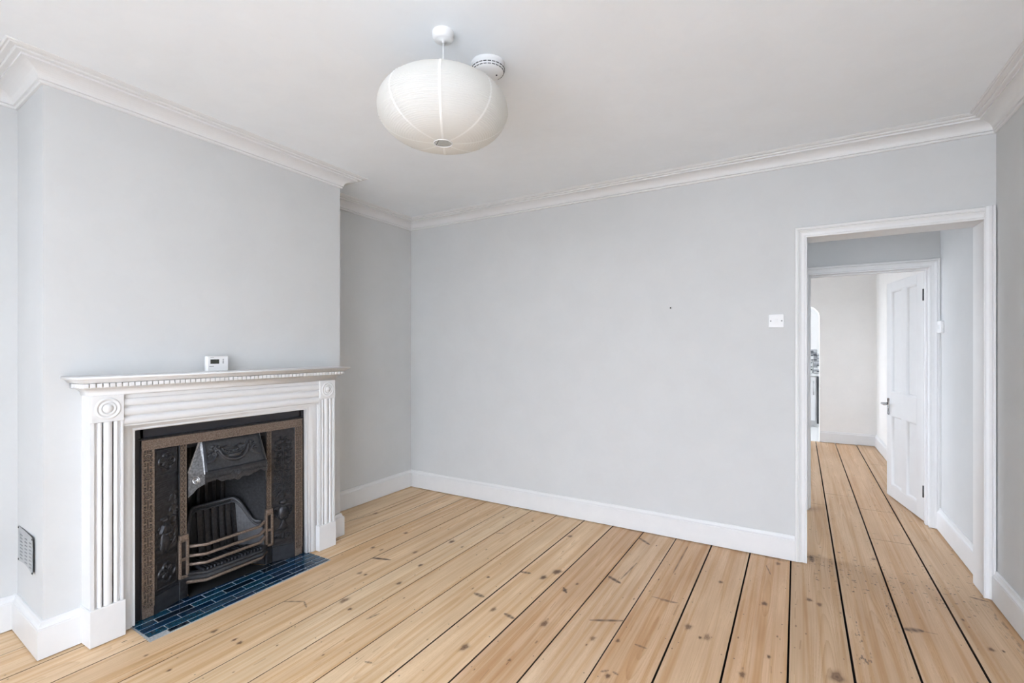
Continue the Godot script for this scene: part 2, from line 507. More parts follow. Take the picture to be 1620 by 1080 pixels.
func build_floor() -> void:
	var root := setting("floor")
	var st := mb()
	box(st, Vector3(-3.4, -0.16, FW + 0.1), Vector3(1.15, -0.06, -8.3))
	part(root, "sub_floor", st, M.sub_floor)
	# gap lines: x at z = -2.5, drift of x along z, half the width of the gap
	var a_lines := [[-3.2, 0.0, 0.001], [-2.964, 0.0, 0.0016], [-2.740, 0.002, 0.0026], [-2.543, 0.004, 0.0026], [-2.312, 0.0046, 0.0023], [-2.071, 0.005, 0.0022], [-1.868, 0.005, 0.0022], [-1.645, 0.0055, 0.0022], [-1.411, 0.006, 0.0038], [-1.182, 0.006, 0.0038]]
	var b_lines := [[-1.182, 0.006, 0.0038], [-0.950, 0.004, 0.0034], [-0.7195, 0.003, 0.0027], [-0.4885, 0.003, 0.0041], [-0.2555, 0.003, 0.0042], [-0.0255, 0.002, 0.0041]]
	var c_lines := [[-0.0255, 0.002, 0.0041], [0.2075, 0.0082, 0.0048], [0.436, 0.0085, 0.0044], [0.668, 0.0102, 0.0046], [0.955, 0.0, 0.001]]
	var ta := board_texture(a_lines, -0.45, 3.1, 600.0, 330.0, 11, Vector3(224, 194, 156))
	var tb := board_texture(b_lines, -0.45, 3.1, 640.0, 330.0, 42, Vector3(211, 176, 139))
	var tc := board_texture(c_lines, -1.9, 6.3, 560.0, 260.0, 77, Vector3(208, 174, 138))
	for t in [ta, tb]:
		for b in t.lines.size() - 1:
			var g0: float = t.lines[b][2]; var g1: float = t.lines[b + 1][2]
			if t == ta and b < 1:
				lay_board(root, t, b, FW, -0.76, g0, g1)
				lay_board(root, t, b, -2.28, BW - 0.01, g0, g1)
			else:
				lay_board(root, t, b, FW, BW - 0.01, g0, g1)
	var joints := [[-4.853], [-5.248], [-4.164, -4.897], [-6.843]]
	for b in 4:
		var z := FW
		for e in joints[b] + [-8.13]:
			lay_board(root, tc, b, z - 0.0008, e + 0.0008, c_lines[b][2], c_lines[b + 1][2])
			z = e
	for i in range(1, 9):   # the hall and the room beyond run on to the left of the doorway
		lay_board(root, tc, i % 3, BW - 0.02, -8.13, 0.002, 0.002, -0.233 * i - c_lines[i % 3][0] + c_lines[0][0])

# ---------------------------------------------------------------- the scene
func _ready() -> void:
	var cam := Camera3D.new()
	cam.name = "camera"
	cam.position = Vector3(0, 1.33, 0)
	cam.rotation.y = atan2(448.0, 755.0)
	cam.projection = Camera3D.PROJECTION_FRUSTUM
	cam.near = 0.05
	cam.far = 60.0
	cam.size = 0.05 * 1080.0 / 755.0
	cam.frustum_offset = Vector2(0.0, 0.05 * 11.5 / 755.0)
	cam.current = true
	add_child(cam)

	var sky_mat := ProceduralSkyMaterial.new()
	sky_mat.sky_top_color = col(220, 230, 247)
	sky_mat.sky_horizon_color = col(234, 241, 253)
	sky_mat.ground_horizon_color = col(200, 206, 216)
	sky_mat.ground_bottom_color = col(184, 190, 200)
	sky_mat.sky_energy_multiplier = 1.0
	var sky := Sky.new()
	sky.sky_material = sky_mat
	var env := Environment.new()
	env.background_mode = Environment.BG_SKY
	env.sky = sky
	env.background_energy_multiplier = 4.0
	env.tonemap_mode = Environment.TONE_MAPPER_LINEAR
	env.tonemap_exposure = 3.65
	env.sdfgi_enabled = true
	env.ssao_enabled = true
	env.ssil_enabled = true
	var we := WorldEnvironment.new()
	we.name = "world"
	we.environment = env
	add_child(we)

	materials()
	build_shell()
	build_openings()
	build_floor()
	build_hall()
	build_surround()
	build_iron()
	build_hearth()
	build_small()
	build_pendant()
	build_alarm()
	build_kitchen()

func materials() -> void:
	var paint := mottle(5, 0.02, 0.985, 1.0)
	M.grey = mat(col(208, 209, 208), 0.85, 0.0, paint, 0.6)
	M.ceiling = mat(col(240, 244, 247), 0.9, 0.0, paint, 0.5)
	M.white = mat(col(226, 226, 225), 0.42, 0.0, mottle(6, 0.03, 0.985, 1.0), 0.9)
	M.white_wall = mat(col(236, 234, 230), 0.85, 0.0, paint, 0.6)
	M.sub_floor = mat(col(40, 34, 29), 0.95)
	M.iron = mat(col(66, 66, 69), 0.36, 0.6, mottle(8, 0.03, 0.6, 1.0), 5.0)
	M.iron_plain = mat(col(64, 66, 71), 0.44, 0.5, mottle(9, 0.02, 0.75, 1.0), 4.0)
	M.burnished = mat(col(152, 139, 128), 0.44, 0.5, mottle(10, 0.06, 0.68, 1.0, col(240, 225, 214)), 6.0)
	M.polished = mat(col(196, 196, 196), 0.42, 0.9, mottle(12, 0.05, 0.55, 1.0), 5.0)
	M.graphite = mat(col(80, 81, 84), 0.42, 0.5, mottle(13, 0.04, 0.7, 1.0), 5.0)
	M.slip = mat(col(36, 36, 40), 0.5)
	M.soot = mat(col(24, 23, 23), 0.9)
	M.plastic = mat(col(230, 230, 229), 0.38)
	M.lcd = mat(col(62, 64, 58), 0.25)
	M.mark = mat(col(150, 150, 148), 0.5)
	M.chrome = mat(col(190, 190, 190), 0.22, 1.0)
	M.dark_steel = mat(col(70, 70, 70), 0.4, 0.8)
	M.glass = mat(Color(0.95, 0.98, 1.0, 0.06), 0.02)
	M.glass.transparency = BaseMaterial3D.TRANSPARENCY_ALPHA
	M.vent = mat(col(172, 175, 176), 0.55)
	M.grout = mat(col(202, 205, 205), 0.8, 0.0, mottle(21, 0.06, 0.7, 1.0), 6.0)

# ---------------------------------------------------------------- walls, ceiling, mouldings
func build_shell() -> void:
	var st := mb()
	# wall with the doorway: left of it, over it, and the sliver to its right
	box(st, Vector3(-3.4, 0, BW), Vector3(0.046, CEIL + 0.1, -3.652))
	box(st, Vector3(0.046, 2.035, BW), Vector3(RW, CEIL + 0.1, -3.652))
	box(st, Vector3(0.884, 0, BW), Vector3(RW, 2.035, -3.652))
	solid("wall_back", st, M.grey)
	st = mb()
	box(st, Vector3(RW, 0, FW + 0.25), Vector3(1.12, CEIL + 0.1, -3.652))
	solid("wall_right", st, M.grey)
	st = mb()
	box(st, Vector3(LW - 0.2, 0, FW + 0.25), Vector3(LW, CEIL + 0.1, -3.652))
	solid("wall_left", st, M.grey)
	# chimney breast: two piers and the wall above the fireplace opening
	st = mb()
	prism(st, [Vector2(LW, -0.757), Vector2(CB, -0.737), Vector2(CB, -1.0), Vector2(LW, -1.0)], 0, CEIL + 0.02)
	prism(st, [Vector2(LW, -2.03), Vector2(CB, -2.03), Vector2(CB, -2.297), Vector2(LW, -2.302)], 0, CEIL + 0.02)
	prism(st, [Vector2(LW, -1.0), Vector2(CB, -1.0), Vector2(CB, -2.03), Vector2(LW, -2.03)], 0.99, CEIL + 0.02)
	solid("wall_chimney", st, M.grey)
	# front wall round its wide window
	st = mb()
	var wx0 := -1.80; var wx1 := 0.85; var wy0 := 0.20; var wy1 := 2.44
	box(st, Vector3(-3.4, 0, FW), Vector3(wx0, CEIL + 0.1, FW + 0.25))
	box(st, Vector3(wx1, 0, FW), Vector3(RW, CEIL + 0.1, FW + 0.25))
	box(st, Vector3(wx0, 0, FW), Vector3(wx1, wy0, FW + 0.25))
	box(st, Vector3(wx0, wy1, FW), Vector3(wx1, CEIL + 0.1, FW + 0.25))
	solid("wall_front", st, M.grey)
	var win := setting("window_1")
	window_into(win, Vector3(wx0, wy0, FW + 0.12), Vector3(1, 0, 0), wx1 - wx0, wy1 - wy0, 3)
	st = mb()
	box(st, Vector3(-3.4, CEIL, FW + 0.25), Vector3(1.12, CEIL + 0.12, -10.6))
	solid("ceiling", st, M.ceiling)
	# cornice, mitred round the room
	var path := [Vector2(RW, FW), Vector2(RW, BW), Vector2(LW, BW), Vector2(LW, -2.302), Vector2(CB, -2.297), Vector2(CB, -0.737), Vector2(LW, -0.757), Vector2(LW, FW)]
	var prof := [Vector2(0, 2.470), Vector2(0.009, 2.470), Vector2(0.013, 2.474), Vector2(0.013, 2.480), Vector2(0.010, 2.483), Vector2(0.018, 2.485)]
	for i in range(1, 9):
		var t := PI / 2 * i / 8.0
		prof.append(Vector2(0.080 - 0.062 * cos(t), 2.485 + 0.044 * sin(t)))
	prof.append_array([Vector2(0.084, 2.529), Vector2(0.084, 2.538), Vector2(0.101, 2.538), Vector2(0.105, 2.541), Vector2(0.105, 2.546), Vector2(0.122, 2.547), Vector2(0.126, 2.550), Vector2(0.132, 2.549), Vector2(0.137, 2.552), Vector2(0.137, CEIL + 0.004)])
	for s in sweep(path, true, prof, 1.0, flat_place): solid("trim_1" if not taken.has("trim_1") else "trim_%d" % (cornices()), s, M.white)
	# skirting
	skirting("baseboard_left", [Vector2(LW, BW), Vector2(LW, -2.302), Vector2(CB, -2.297), Vector2(CB, -2.15)], true)
	skirting("baseboard_chimney", [Vector2(CB, -0.88), Vector2(CB, -0.737), Vector2(LW, -0.757), Vector2(LW, FW)], false)
	skirting("baseboard_back", [Vector2(0.0, BW), Vector2(LW, BW), Vector2(LW, -2.6)], false, 1)
	skirting("baseboard_right", [Vector2(RW, FW), Vector2(RW, BW + 0.022)], false)

var cornice_count := 1
func cornices() -> int:
	cornice_count += 1
	return cornice_count

func skirting(called: String, path: Array, first_mitred: bool, runs := 99, m: Material = null) -> void:
	# moulded board standing a few millimetres off the floorboards
	var prof := [Vector2(0, 0.160), Vector2(0.005, 0.160), Vector2(0.009, 0.157), Vector2(0.010, 0.150), Vector2(0.013, 0.142), Vector2(0.018, 0.137), Vector2(0.021, 0.135), Vector2(0.021, 0.130), Vector2(0.0225, 0.128), Vector2(0.0225, 0.005), Vector2(0, 0.005)]
	var p := path.duplicate()
	if first_mitred: p.push_front(Vector2(path[0].x + 1.0, path[0].y))
	var pieces := sweep(p, false, prof, 1.0, flat_place)
	if first_mitred: pieces.pop_front()
	for i in mini(runs, pieces.size()): solid(called, pieces[i], m if m else M.white)

func window_into(root: Node3D, o: Vector3, u: Vector3, w: float, h: float, lights: int) -> void:
	# timber sash window: frame, mullions, meeting rails and a pane in each light
	var n := u.cross(Vector3.UP)
	var f := 0.05
	var bar := func(called, x0, y0, x1, y1, t):
		var st := mb()
		var a: Vector3 = o + u * x0 + Vector3.UP * y0 - n * t
		var b: Vector3 = o + u * x1 + Vector3.UP * y1 + n * t
		cbox(st, Vector3(minf(a.x, b.x), minf(a.y, b.y), minf(a.z, b.z)), Vector3(maxf(a.x, b.x), maxf(a.y, b.y), maxf(a.z, b.z)), 0.004)
		part(root, called, st, M.white)
	bar.call("window_frame", 0, 0, f, h, 0.05)
	bar.call("window_frame", w - f, 0, w, h, 0.05)
	bar.call("window_frame", f, h - f, w - f, h, 0.05)
	bar.call("window_sill", 0, 0, w, f * 0.8, 0.08)
	var step := (w - f) / lights
	for i in lights:
		if i > 0: bar.call("mullion", i * step, f * 0.8, i * step + f, h - f, 0.045)
		bar.call("meeting_rail", i * step + f, h * 0.5 - 0.02, (i + 1) * step, h * 0.5 + 0.02, 0.03)
		var st := mb()
		for y in [[f * 0.8, h * 0.5 - 0.02], [h * 0.5 + 0.02, h - f]]:
			var a: Vector3 = o + u * (i * step + f) + Vector3.UP * y[0]
			var b: Vector3 = o + u * ((i + 1) * step) + Vector3.UP * y[1]
			quad(st, a, Vector3(b.x, a.y, b.z), b, Vector3(a.x, b.y, a.z))
		part(root, "pane", st, M.glass)

# ---------------------------------------------------------------- doorway, hall, far room
func architrave(root: Node3D, path: Array, z: float, way: float, w := 0.066) -> void:
	# moulded casing, mitred at the head
	var s := w / 0.066
	var prof := [Vector2(0, 0), Vector2(0, 0.012), Vector2(0.004 * s, 0.015), Vector2(0.010 * s, 0.015), Vector2(0.013 * s, 0.011), Vector2(0.030 * s, 0.013), Vector2(0.040 * s, 0.018), Vector2(0.044 * s, 0.022), Vector2(0.048 * s, 0.019), Vector2(0.052 * s, 0.023), Vector2(0.062 * s, 0.023), Vector2(0.066 * s, 0.018), Vector2(0.066 * s, 0)]
	for st in sweep(path, false, prof, way, func(p, t): return Vector3(p.x, p.y, z + t)):
		part(root, "architrave", st, M.white)

func build_openings() -> void:
	# lining and casing of the open doorway
	var root := setting("door_1")
	var x0 := 0.064; var x1 := 0.866; var head := 2.017
	var st := mb()
	cbox(st, Vector3(x0 - 0.018, 0.004, -3.476), Vector3(x0, head, -3.658), 0.002)
	part(root, "door_lining", st, M.white)
	st = mb()
	cbox(st, Vector3(x1, 0.004, -3.476), Vector3(x1 + 0.018, head, -3.658), 0.002)
	part(root, "door_lining", st, M.white)
	st = mb()
	cbox(st, Vector3(x0 - 0.018, head, -3.476), Vector3(x1 + 0.018, head + 0.018, -3.658), 0.002)
	part(root, "door_lining", st, M.white)
	architrave(root, [Vector2(x0, 0.004), Vector2(x0, head), Vector2(x1 + 0.003, head)], BW, -1.0)
	# the right leg is scribed narrow against the side wall
	architrave(root, [Vector2(x1 - 0.002, head + 0.07), Vector2(x1 - 0.002, 0.004)], BW, -1.0, 0.047)

func build_hall() -> void:
	var st := mb()
	box(st, Vector3(0.92, 0, -3.652), Vector3(1.12, CEIL + 0.1, -4.762))
	solid("wall_hall", st, M.grey)
	st = mb()
	# cross wall with the inner doorway
	box(st, Vector3(-2.7, 0, -4.64), Vector3(0.082, CEIL + 0.1, -4.762))
	box(st, Vector3(0.082, 1.952, -4.64), Vector3(0.92, CEIL + 0.1, -4.762))
	box(st, Vector3(0.873, 0, -4.64), Vector3(0.92, 1.952, -4.762))
	solid("wall_partition", st, M.grey)
	st = mb()
	box(st, Vector3(-1.7, 0, -3.652), Vector3(-1.5, 0.15, -4.64))
	box(st, Vector3(-1.7, 2.3, -3.652), Vector3(-1.5, CEIL + 0.1, -4.64))
	solid("wall_hall", st, M.grey)
	window_into(setting("window_4"), Vector3(-1.6, 0.15, -4.64), Vector3(0, 0, 1), 0.988, 2.15, 1)
	skirting("baseboard_hall", [Vector2(0.92, -3.660), Vector2(0.92, -4.618)], false)
	# inner door frame
	var root := setting("door_2")
	var x0 := 0.10; var x1 := 0.855; var head := 1.934
	for b in [[x0 - 0.018, 0.004, x0, head], [x1, 0.004, x1 + 0.018, head], [x0 - 0.018, head, x1 + 0.018, head + 0.018]]:
		st = mb()
		cbox(st, Vector3(b[0], b[1], -4.638), Vector3(b[2], b[3], -4.765), 0.002)
		part(root, "door_lining", st, M.white)
	for b in [[x0, 0.004, x0 + 0.012, head - 0.012], [x1 - 0.012, 0.004, x1, head - 0.012], [x0, head - 0.012, x1, head]]:
		st = mb()
		cbox(st, Vector3(b[0], b[1], -4.676), Vector3(b[2], b[3], -4.722), 0.001)
		part(root, "door_stop", st, M.white)
	architrave(root, [Vector2(x0, 0.004), Vector2(x0, head), Vector2(x1, head), Vector2(x1, 0.004)], -4.64, -1.0, 0.0645)
	build_door(root, Vector3(x1 - 0.006, 0, -4.764), 0.75)
	# far room: white walls, a window on its left, an arched opening through to the kitchen
	st = mb()
	box(st, Vector3(0.952, 0, -4.762), Vector3(1.12, CEIL + 0.1, -8.4))
	solid("wall_far_right", st, M.white_wall)
	st = mb()
	var zf := -8.118
	box(st, Vector3(0.302, -0.06, zf), Vector3(0.952, CEIL + 0.1, zf - 0.2))
	box(st, Vector3(-2.9, -0.06, zf), Vector3(-0.6, CEIL + 0.1, zf - 0.2))
	var outline := [Vector3(-0.6, CEIL + 0.1, zf), Vector3(-0.6, 1.80, zf)]
	for i in 13:
		var t := PI * i / 12.0
		outline.append(Vector3(-0.149 - 0.451 * cos(t), 1.80 + 0.22 * sin(t), zf))
	outline.append(Vector3(0.302, CEIL + 0.1, zf))
	extrude(st, outline, Vector3(0, 0, -0.2))
	solid("wall_far", st, M.white_wall)
	st = mb()
	box(st, Vector3(-2.9, 0, -4.762), Vector3(-2.7, CEIL + 0.1, -5.2))
	box(st, Vector3(-2.9, 0, -7.4), Vector3(-2.7, CEIL + 0.1, -8.4))
	box(st, Vector3(-2.9, 2.2, -5.2), Vector3(-2.7, CEIL + 0.1, -7.4))
	box(st, Vector3(-2.9, 0, -5.2), Vector3(-2.7, 0.75, -7.4))
	solid("wall_far_left", st, M.white_wall)
	window_into(setting("window_2"), Vector3(-2.8, 0.75, -7.4), Vector3(0, 0, 1), 2.2, 1.45, 3)
	skirting("baseboard_far", [Vector2(0.952, -4.77), Vector2(0.952, zf), Vector2(0.302, zf)], false, 99, M.white)

func build_door(root: Node3D, hinge: Vector3, w: float) -> void:
	# four-panelled door standing open into the far room
	var door := Node3D.new()
	door.name = "door_leaf"
	door.position = hinge
	door.rotation.y = deg_to_rad(-(90.0 - 9.8))
	root.add_child(door)
	# local: the leaf runs along -x from the hinge, its hall face is +z
	var h := 1.922; var t := 0.044
	var s := w / 0.82
	var us := [0.0, 0.132 * s + 0.005, 0.360 * s, 0.46 * s, 0.712 * s, w]
	var vs := [0.008, 0.115, 0.735, 0.94, 1.845, h]
	var bits := [["stile", 0, 0, 1, 5], ["stile", 4, 0, 5, 5], ["muntin", 2, 1, 3, 2], ["muntin", 2, 3, 3, 4], ["rail", 1, 0, 4, 1], ["rail", 1, 2, 4, 3], ["rail", 1, 4, 4, 5]]
	for b in bits:
		var st := mb()
		cbox(st, Vector3(-us[b[3]], vs[b[2]], -t), Vector3(-us[b[1]], vs[b[4]], 0.0), 0.0015)
		var o := finish(st, b[0], M.white)
		door.add_child(o, true)
	for a in [[1, 2], [3, 4]]:
		for v in [[1, 2], [3, 4]]:
			var st := mb()
			var lo := Vector2(-us[a[1]], vs[v[0]]); var hi := Vector2(-us[a[0]], vs[v[1]])
			box(st, Vector3(lo.x, lo.y, -t + 0.018), Vector3(hi.x, hi.y, -0.018))
			for run in sweep([lo, Vector2(hi.x, lo.y), hi, Vector2(lo.x, hi.y)], true, [Vector2(0, -0.001), Vector2(0.004, -0.001), Vector2(0.010, -0.009), Vector2(0.016, -0.0178)], -1.0, func(p, z): return Vector3(p.x, p.y, z)):
				st.append_from(run.commit(), 0, Transform3D.IDENTITY)
			door.add_child(finish(st, "panel", M.white), true)
	var st2 := mb(true)
	var hx := -(w - 0.045)
	cbox(st2, Vector3(hx - 0.018, 0.735, 0.0), Vector3(hx + 0.018, 0.885, 0.008), 0.004)
	tube(st2, [Vector3(hx, 0.835, 0.0), Vector3(hx, 0.835, 0.052)], 0.010, 12)
	tube(st2, [Vector3(hx, 0.835, 0.052), Vector3(hx + 0.02, 0.838, 0.058), Vector3(hx + 0.06, 0.832, 0.056), Vector3(hx + 0.10, 0.836, 0.054)], 0.009, 10)
	var dh := finish(st2, "door_handle", M.chrome)
	dh.set_meta("label", "chrome lever handle on a long plate")
	door.add_child(dh, true)
	for y in [0.235, 1.745]:
		var sh := mb(true)
		tube(sh, [Vector3(0.004, y - 0.045, 0.004), Vector3(0.004, y + 0.045, 0.004)], 0.006, 10)
		cbox(sh, Vector3(-0.001, y - 0.045, -0.03), Vector3(0.003, y + 0.045, 0.0), 0.0008)
		door.add_child(finish(sh, "hinge", M.dark_steel), true)

# ---------------------------------------------------------------- painted fire surround
func reeds(widths: Array, base: float) -> Array:
	# section across a reeded board: [width, height] with convex (bead), concave (flute) or flat runs
	var out := []
	var s := 0.0
	for e in widths:
		var w: float = e[1]
		var h: float = e[2]
		if e[0] == "flat":
			out.append(Vector2(s, base + h)); out.append(Vector2(s + w, base + h))
		else:
			for i in 9:
				var t := PI * i / 8.0
				out.append(Vector2(s + w * 0.5 * (1 - cos(t)), base + (h * sin(t) if e[0] == "bead" else -h * sin(t))))
		s += w
	return out

func build_surround() -> void:
	var base := Vector3(CB, 0, -1.5155)
	var root := thing("fire_surround", base, "white painted timber fire surround with reeded pilasters and dentil moulding under its shelf", "fireplace")
	var pf := -2.692
	var za := -0.866; var zb := -2.165
	for side in [[za, -1.0], [zb, 1.0]]:
		var z0: float = side[0]; var d: float = side[1]
		# pilaster: a core with a reeded face
		var st := mb()
		box(st, Vector3(CB, 0.1, z0), Vector3(pf, 1.119, z0 + d * 0.118))
		var pts := []
		for p in reeds([["flat", 0.011, 0.012], ["flute", 0.013, 0.002], ["bead", 0.018, 0.012], ["flat", 0.004, 0.0], ["bead", 0.034, 0.013], ["flat", 0.004, 0.0], ["bead", 0.018, 0.012], ["flute", 0.008, 0.002], ["flat", 0.008, 0.012]], 0.0):
			pts.append(Vector3(pf + p.y, 0.16, z0 + d * p.x))
		strip(st, pts, Vector3(0, 0.842, 0))
		part(root, "pilaster", st, M.white)
		# corner block with its turned roundel
		st = mb()
		cbox(st, Vector3(CB + 0.02, 0.999, z0 - d * 0.001), Vector3(pf + 0.017, 1.120, z0 + d * 0.1195), 0.0015)
		var block := part(root, "corner_block", st, M.white)
		st = mb(true)
		var c := Vector3(pf + 0.0165, 1.0595, z0 + d * 0.059)
		lathe(st, [Vector2(0.049, 0.0), Vector2(0.048, 0.003), Vector2(0.044, 0.0055), Vector2(0.040, 0.005), Vector2(0.037, 0.001), Vector2(0.033, 0.0), Vector2(0.031, 0.003), Vector2(0.027, 0.006), Vector2(0.023, 0.004), Vector2(0.021, 0.0005), Vector2(0.019, 0.004), Vector2(0.013, 0.0085), Vector2(0.006, 0.0103), Vector2(0.0, 0.0107)], c, Vector3(1, 0, 0), 40)
		part(block, "roundel", st, M.white)
		st = mb()
		cbox(st, Vector3(CB, 0.004, z0 - d * 0.007), Vector3(-2.674, 0.168, z0 + d * 0.126), 0.002)
		part(root, "plinth_block", st, M.white)
	# reeded frieze between the blocks
	var st := mb()
	box(st, Vector3(CB, 0.968, za - 0.12), Vector3(pf, 1.121, zb + 0.12))
	var pts := []
	for p in reeds([["flat", 0.006, 0.004], ["bead", 0.038, 0.012], ["flat", 0.004, 0.001], ["bead", 0.040, 0.013], ["flat", 0.004, 0.001], ["bead", 0.038, 0.012], ["flat", 0.021, 0.006]], 0.0):
		pts.append(Vector3(pf + p.y, 0.969 + p.x, za - 0.1195))
	strip(st, pts, Vector3(0, 0, (zb + 0.1195) - (za - 0.1195)))
	part(root, "frieze", st, M.white)
	# stepped inner frame round the opening
	var inner := [Vector2(-1.046, 0.0062), Vector2(-1.046, 0.938), Vector2(-1.980, 0.938), Vector2(-1.980, 0.0062)]
	var prof := [Vector2(0, -0.03), Vector2(0, 0.0), Vector2(0.003, 0.004), Vector2(0.008, 0.004), Vector2(0.011, 0.001), Vector2(0.014, 0.006), Vector2(0.022, 0.0085), Vector2(0.026, 0.014), Vector2(0.075, 0.014), Vector2(0.075, -0.03)]
	st = mb()
	for run in sweep(inner, false, prof, 1.0, func(p, t): return Vector3(-2.7225 + t, p.y, p.x)):
		st.append_from(run.commit(), 0, Transform3D.IDENTITY)
	part(root, "inner_frame", st, M.white)
	# bed mould, dentils and shelf, returned at both ends
	var plan := [Vector2(CB, za + 0.0), Vector2(pf + 0.012, za + 0.0), Vector2(pf + 0.012, zb), Vector2(CB, zb)]
	var cove := [Vector2(0, 1.118), Vector2(0.003, 1.121)]
	for i in 8:
		var t := PI / 2 * i / 7.0
		cove.append(Vector2(0.035 - 0.031 * cos(t), 1.124 + 0.028 * sin(t)))
	cove.append_array([Vector2(0.037, 1.154), Vector2(0.037, 1.156), Vector2(0.0, 1.156)])
	st = mb()
	for run in sweep(plan, false, cove, -1.0, flat_place): st.append_from(run.commit(), 0, Transform3D.IDENTITY)
	part(root, "bed_moulding", st, M.white)
	var band := [Vector2(0, 1.154), Vector2(0.041, 1.154), Vector2(0.041, 1.180), Vector2(0, 1.180)]
	st = mb()
	for run in sweep(plan, false, band, -1.0, flat_place): st.append_from(run.commit(), 0, Transform3D.IDENTITY)
	part(root, "dentil_band", st, M.white)
	var xd := pf + 0.012 + 0.041
	var dent := mb()
	cbox(dent, Vector3(-0.002, -0.0085, -0.0094), Vector3(0.011, 0.0095, 0.0094), 0.001)
	var first := finish(dent, "dentil", M.white)
	var z := za + 0.034
	var count := 0
	while z > zb - 0.036:
		var o: MeshInstance3D = first if count == 0 else first.duplicate()
		o.name = "dentil"
		o.position = Vector3(xd, 1.1675, z) - base
		root.add_child(o, true)
		count += 1
		z -= 0.0237
	for e in [[za + 0.041, 1.0], [zb - 0.041, -1.0]]:
		for i in 4:
			var o: MeshInstance3D = first.duplicate()
			o.name = "dentil"
			o.rotation.y = -PI / 2 * e[1]
			o.position = Vector3(xd - 0.014 - i * 0.0237, 1.1675, e[0]) - base
			root.add_child(o, true)
	var shelf := [Vector2(0, 1.179), Vector2(0.049, 1.179), Vector2(0.053, 1.182), Vector2(0.056, 1.189), Vector2(0.062, 1.193), Vector2(0.062, 1.195), Vector2(0.069, 1.196), Vector2(0.072, 1.199), Vector2(0.072, 1.205), Vector2(0.069, 1.208), Vector2(0.0, 1.208)]
	st = mb()
	for run in sweep(plan, false, shelf, -1.0, flat_place): st.append_from(run.commit(), 0, Transform3D.IDENTITY)
	box(st, Vector3(CB, 1.180, za), Vector3(pf + 0.012, 1.208, zb))
	part(root, "shelf", st, M.white)

# ---------------------------------------------------------------- cast iron fireplace
func guilloche(x: float, y: float, w: float) -> float:
	# casting of the outer frame: flat borders, roundels in a chain and bars between them
	var e := minf(x, w - x)
	if e < w * 0.14: return 0.0045
	var p := Vector2(x - w * 0.5, wrapf(y, -0.046, 0.046))
	var q := Vector2(absf(p.x), absf(p.y))
	var d := p.length()
	if d < 0.0175: return -0.003 if (d > 0.0118 and d < 0.0148) or (d > 0.0042 and d < 0.0066) else 0.004
	# fretted slots and darts between the roundels
	for k in 3:
		if q.x > 0.0065 and q.x < 0.0165 and absf(q.y - 0.0235 - k * 0.0072) < 0.0019: return -0.003
	if q.x < 0.0022 and q.y > 0.022: return -0.003
	if q.x > 0.0125 and q.y > 0.006 and q.y < 0.018 and q.x - 0.0125 > absf(q.y - 0.012) * 0.7: return -0.003
	return 0.004

func chain(x: float, y: float, w: float) -> float:
	# casting of the inner uprights: a pierced chain of lozenges
	var e := minf(x, w - x)
	if e < w * 0.2: return 0.0035
	var p := Vector2(x - w * 0.5, wrapf(y, -0.0135, 0.0135))
	var a := absf(absf(p.x) / 0.008 + absf(p.y) / 0.0135 - 1.0)
	if a < 0.30: return 0.0035
	if p.length() < 0.0022: return 0.003
	return -0.002

func top_border(x: float, y: float, w: float) -> float:
	var e := minf(y, w - y)
	if e < w * 0.2: return 0.0045
	var n := floorf(x / 0.11)
	var p := Vector2(x - n * 0.11 - 0.055, y - w * 0.5)
	var v := 0.0016
	for k in 5:
		for s in [-1, 1]:
			v = maxf(v, arm(p, Vector2(-0.034 + k * 0.016, s * 0.007), Vector2(-0.024 + k * 0.016, s * 0.003), 0.0028, 0.0022, 0.0042))
	return v

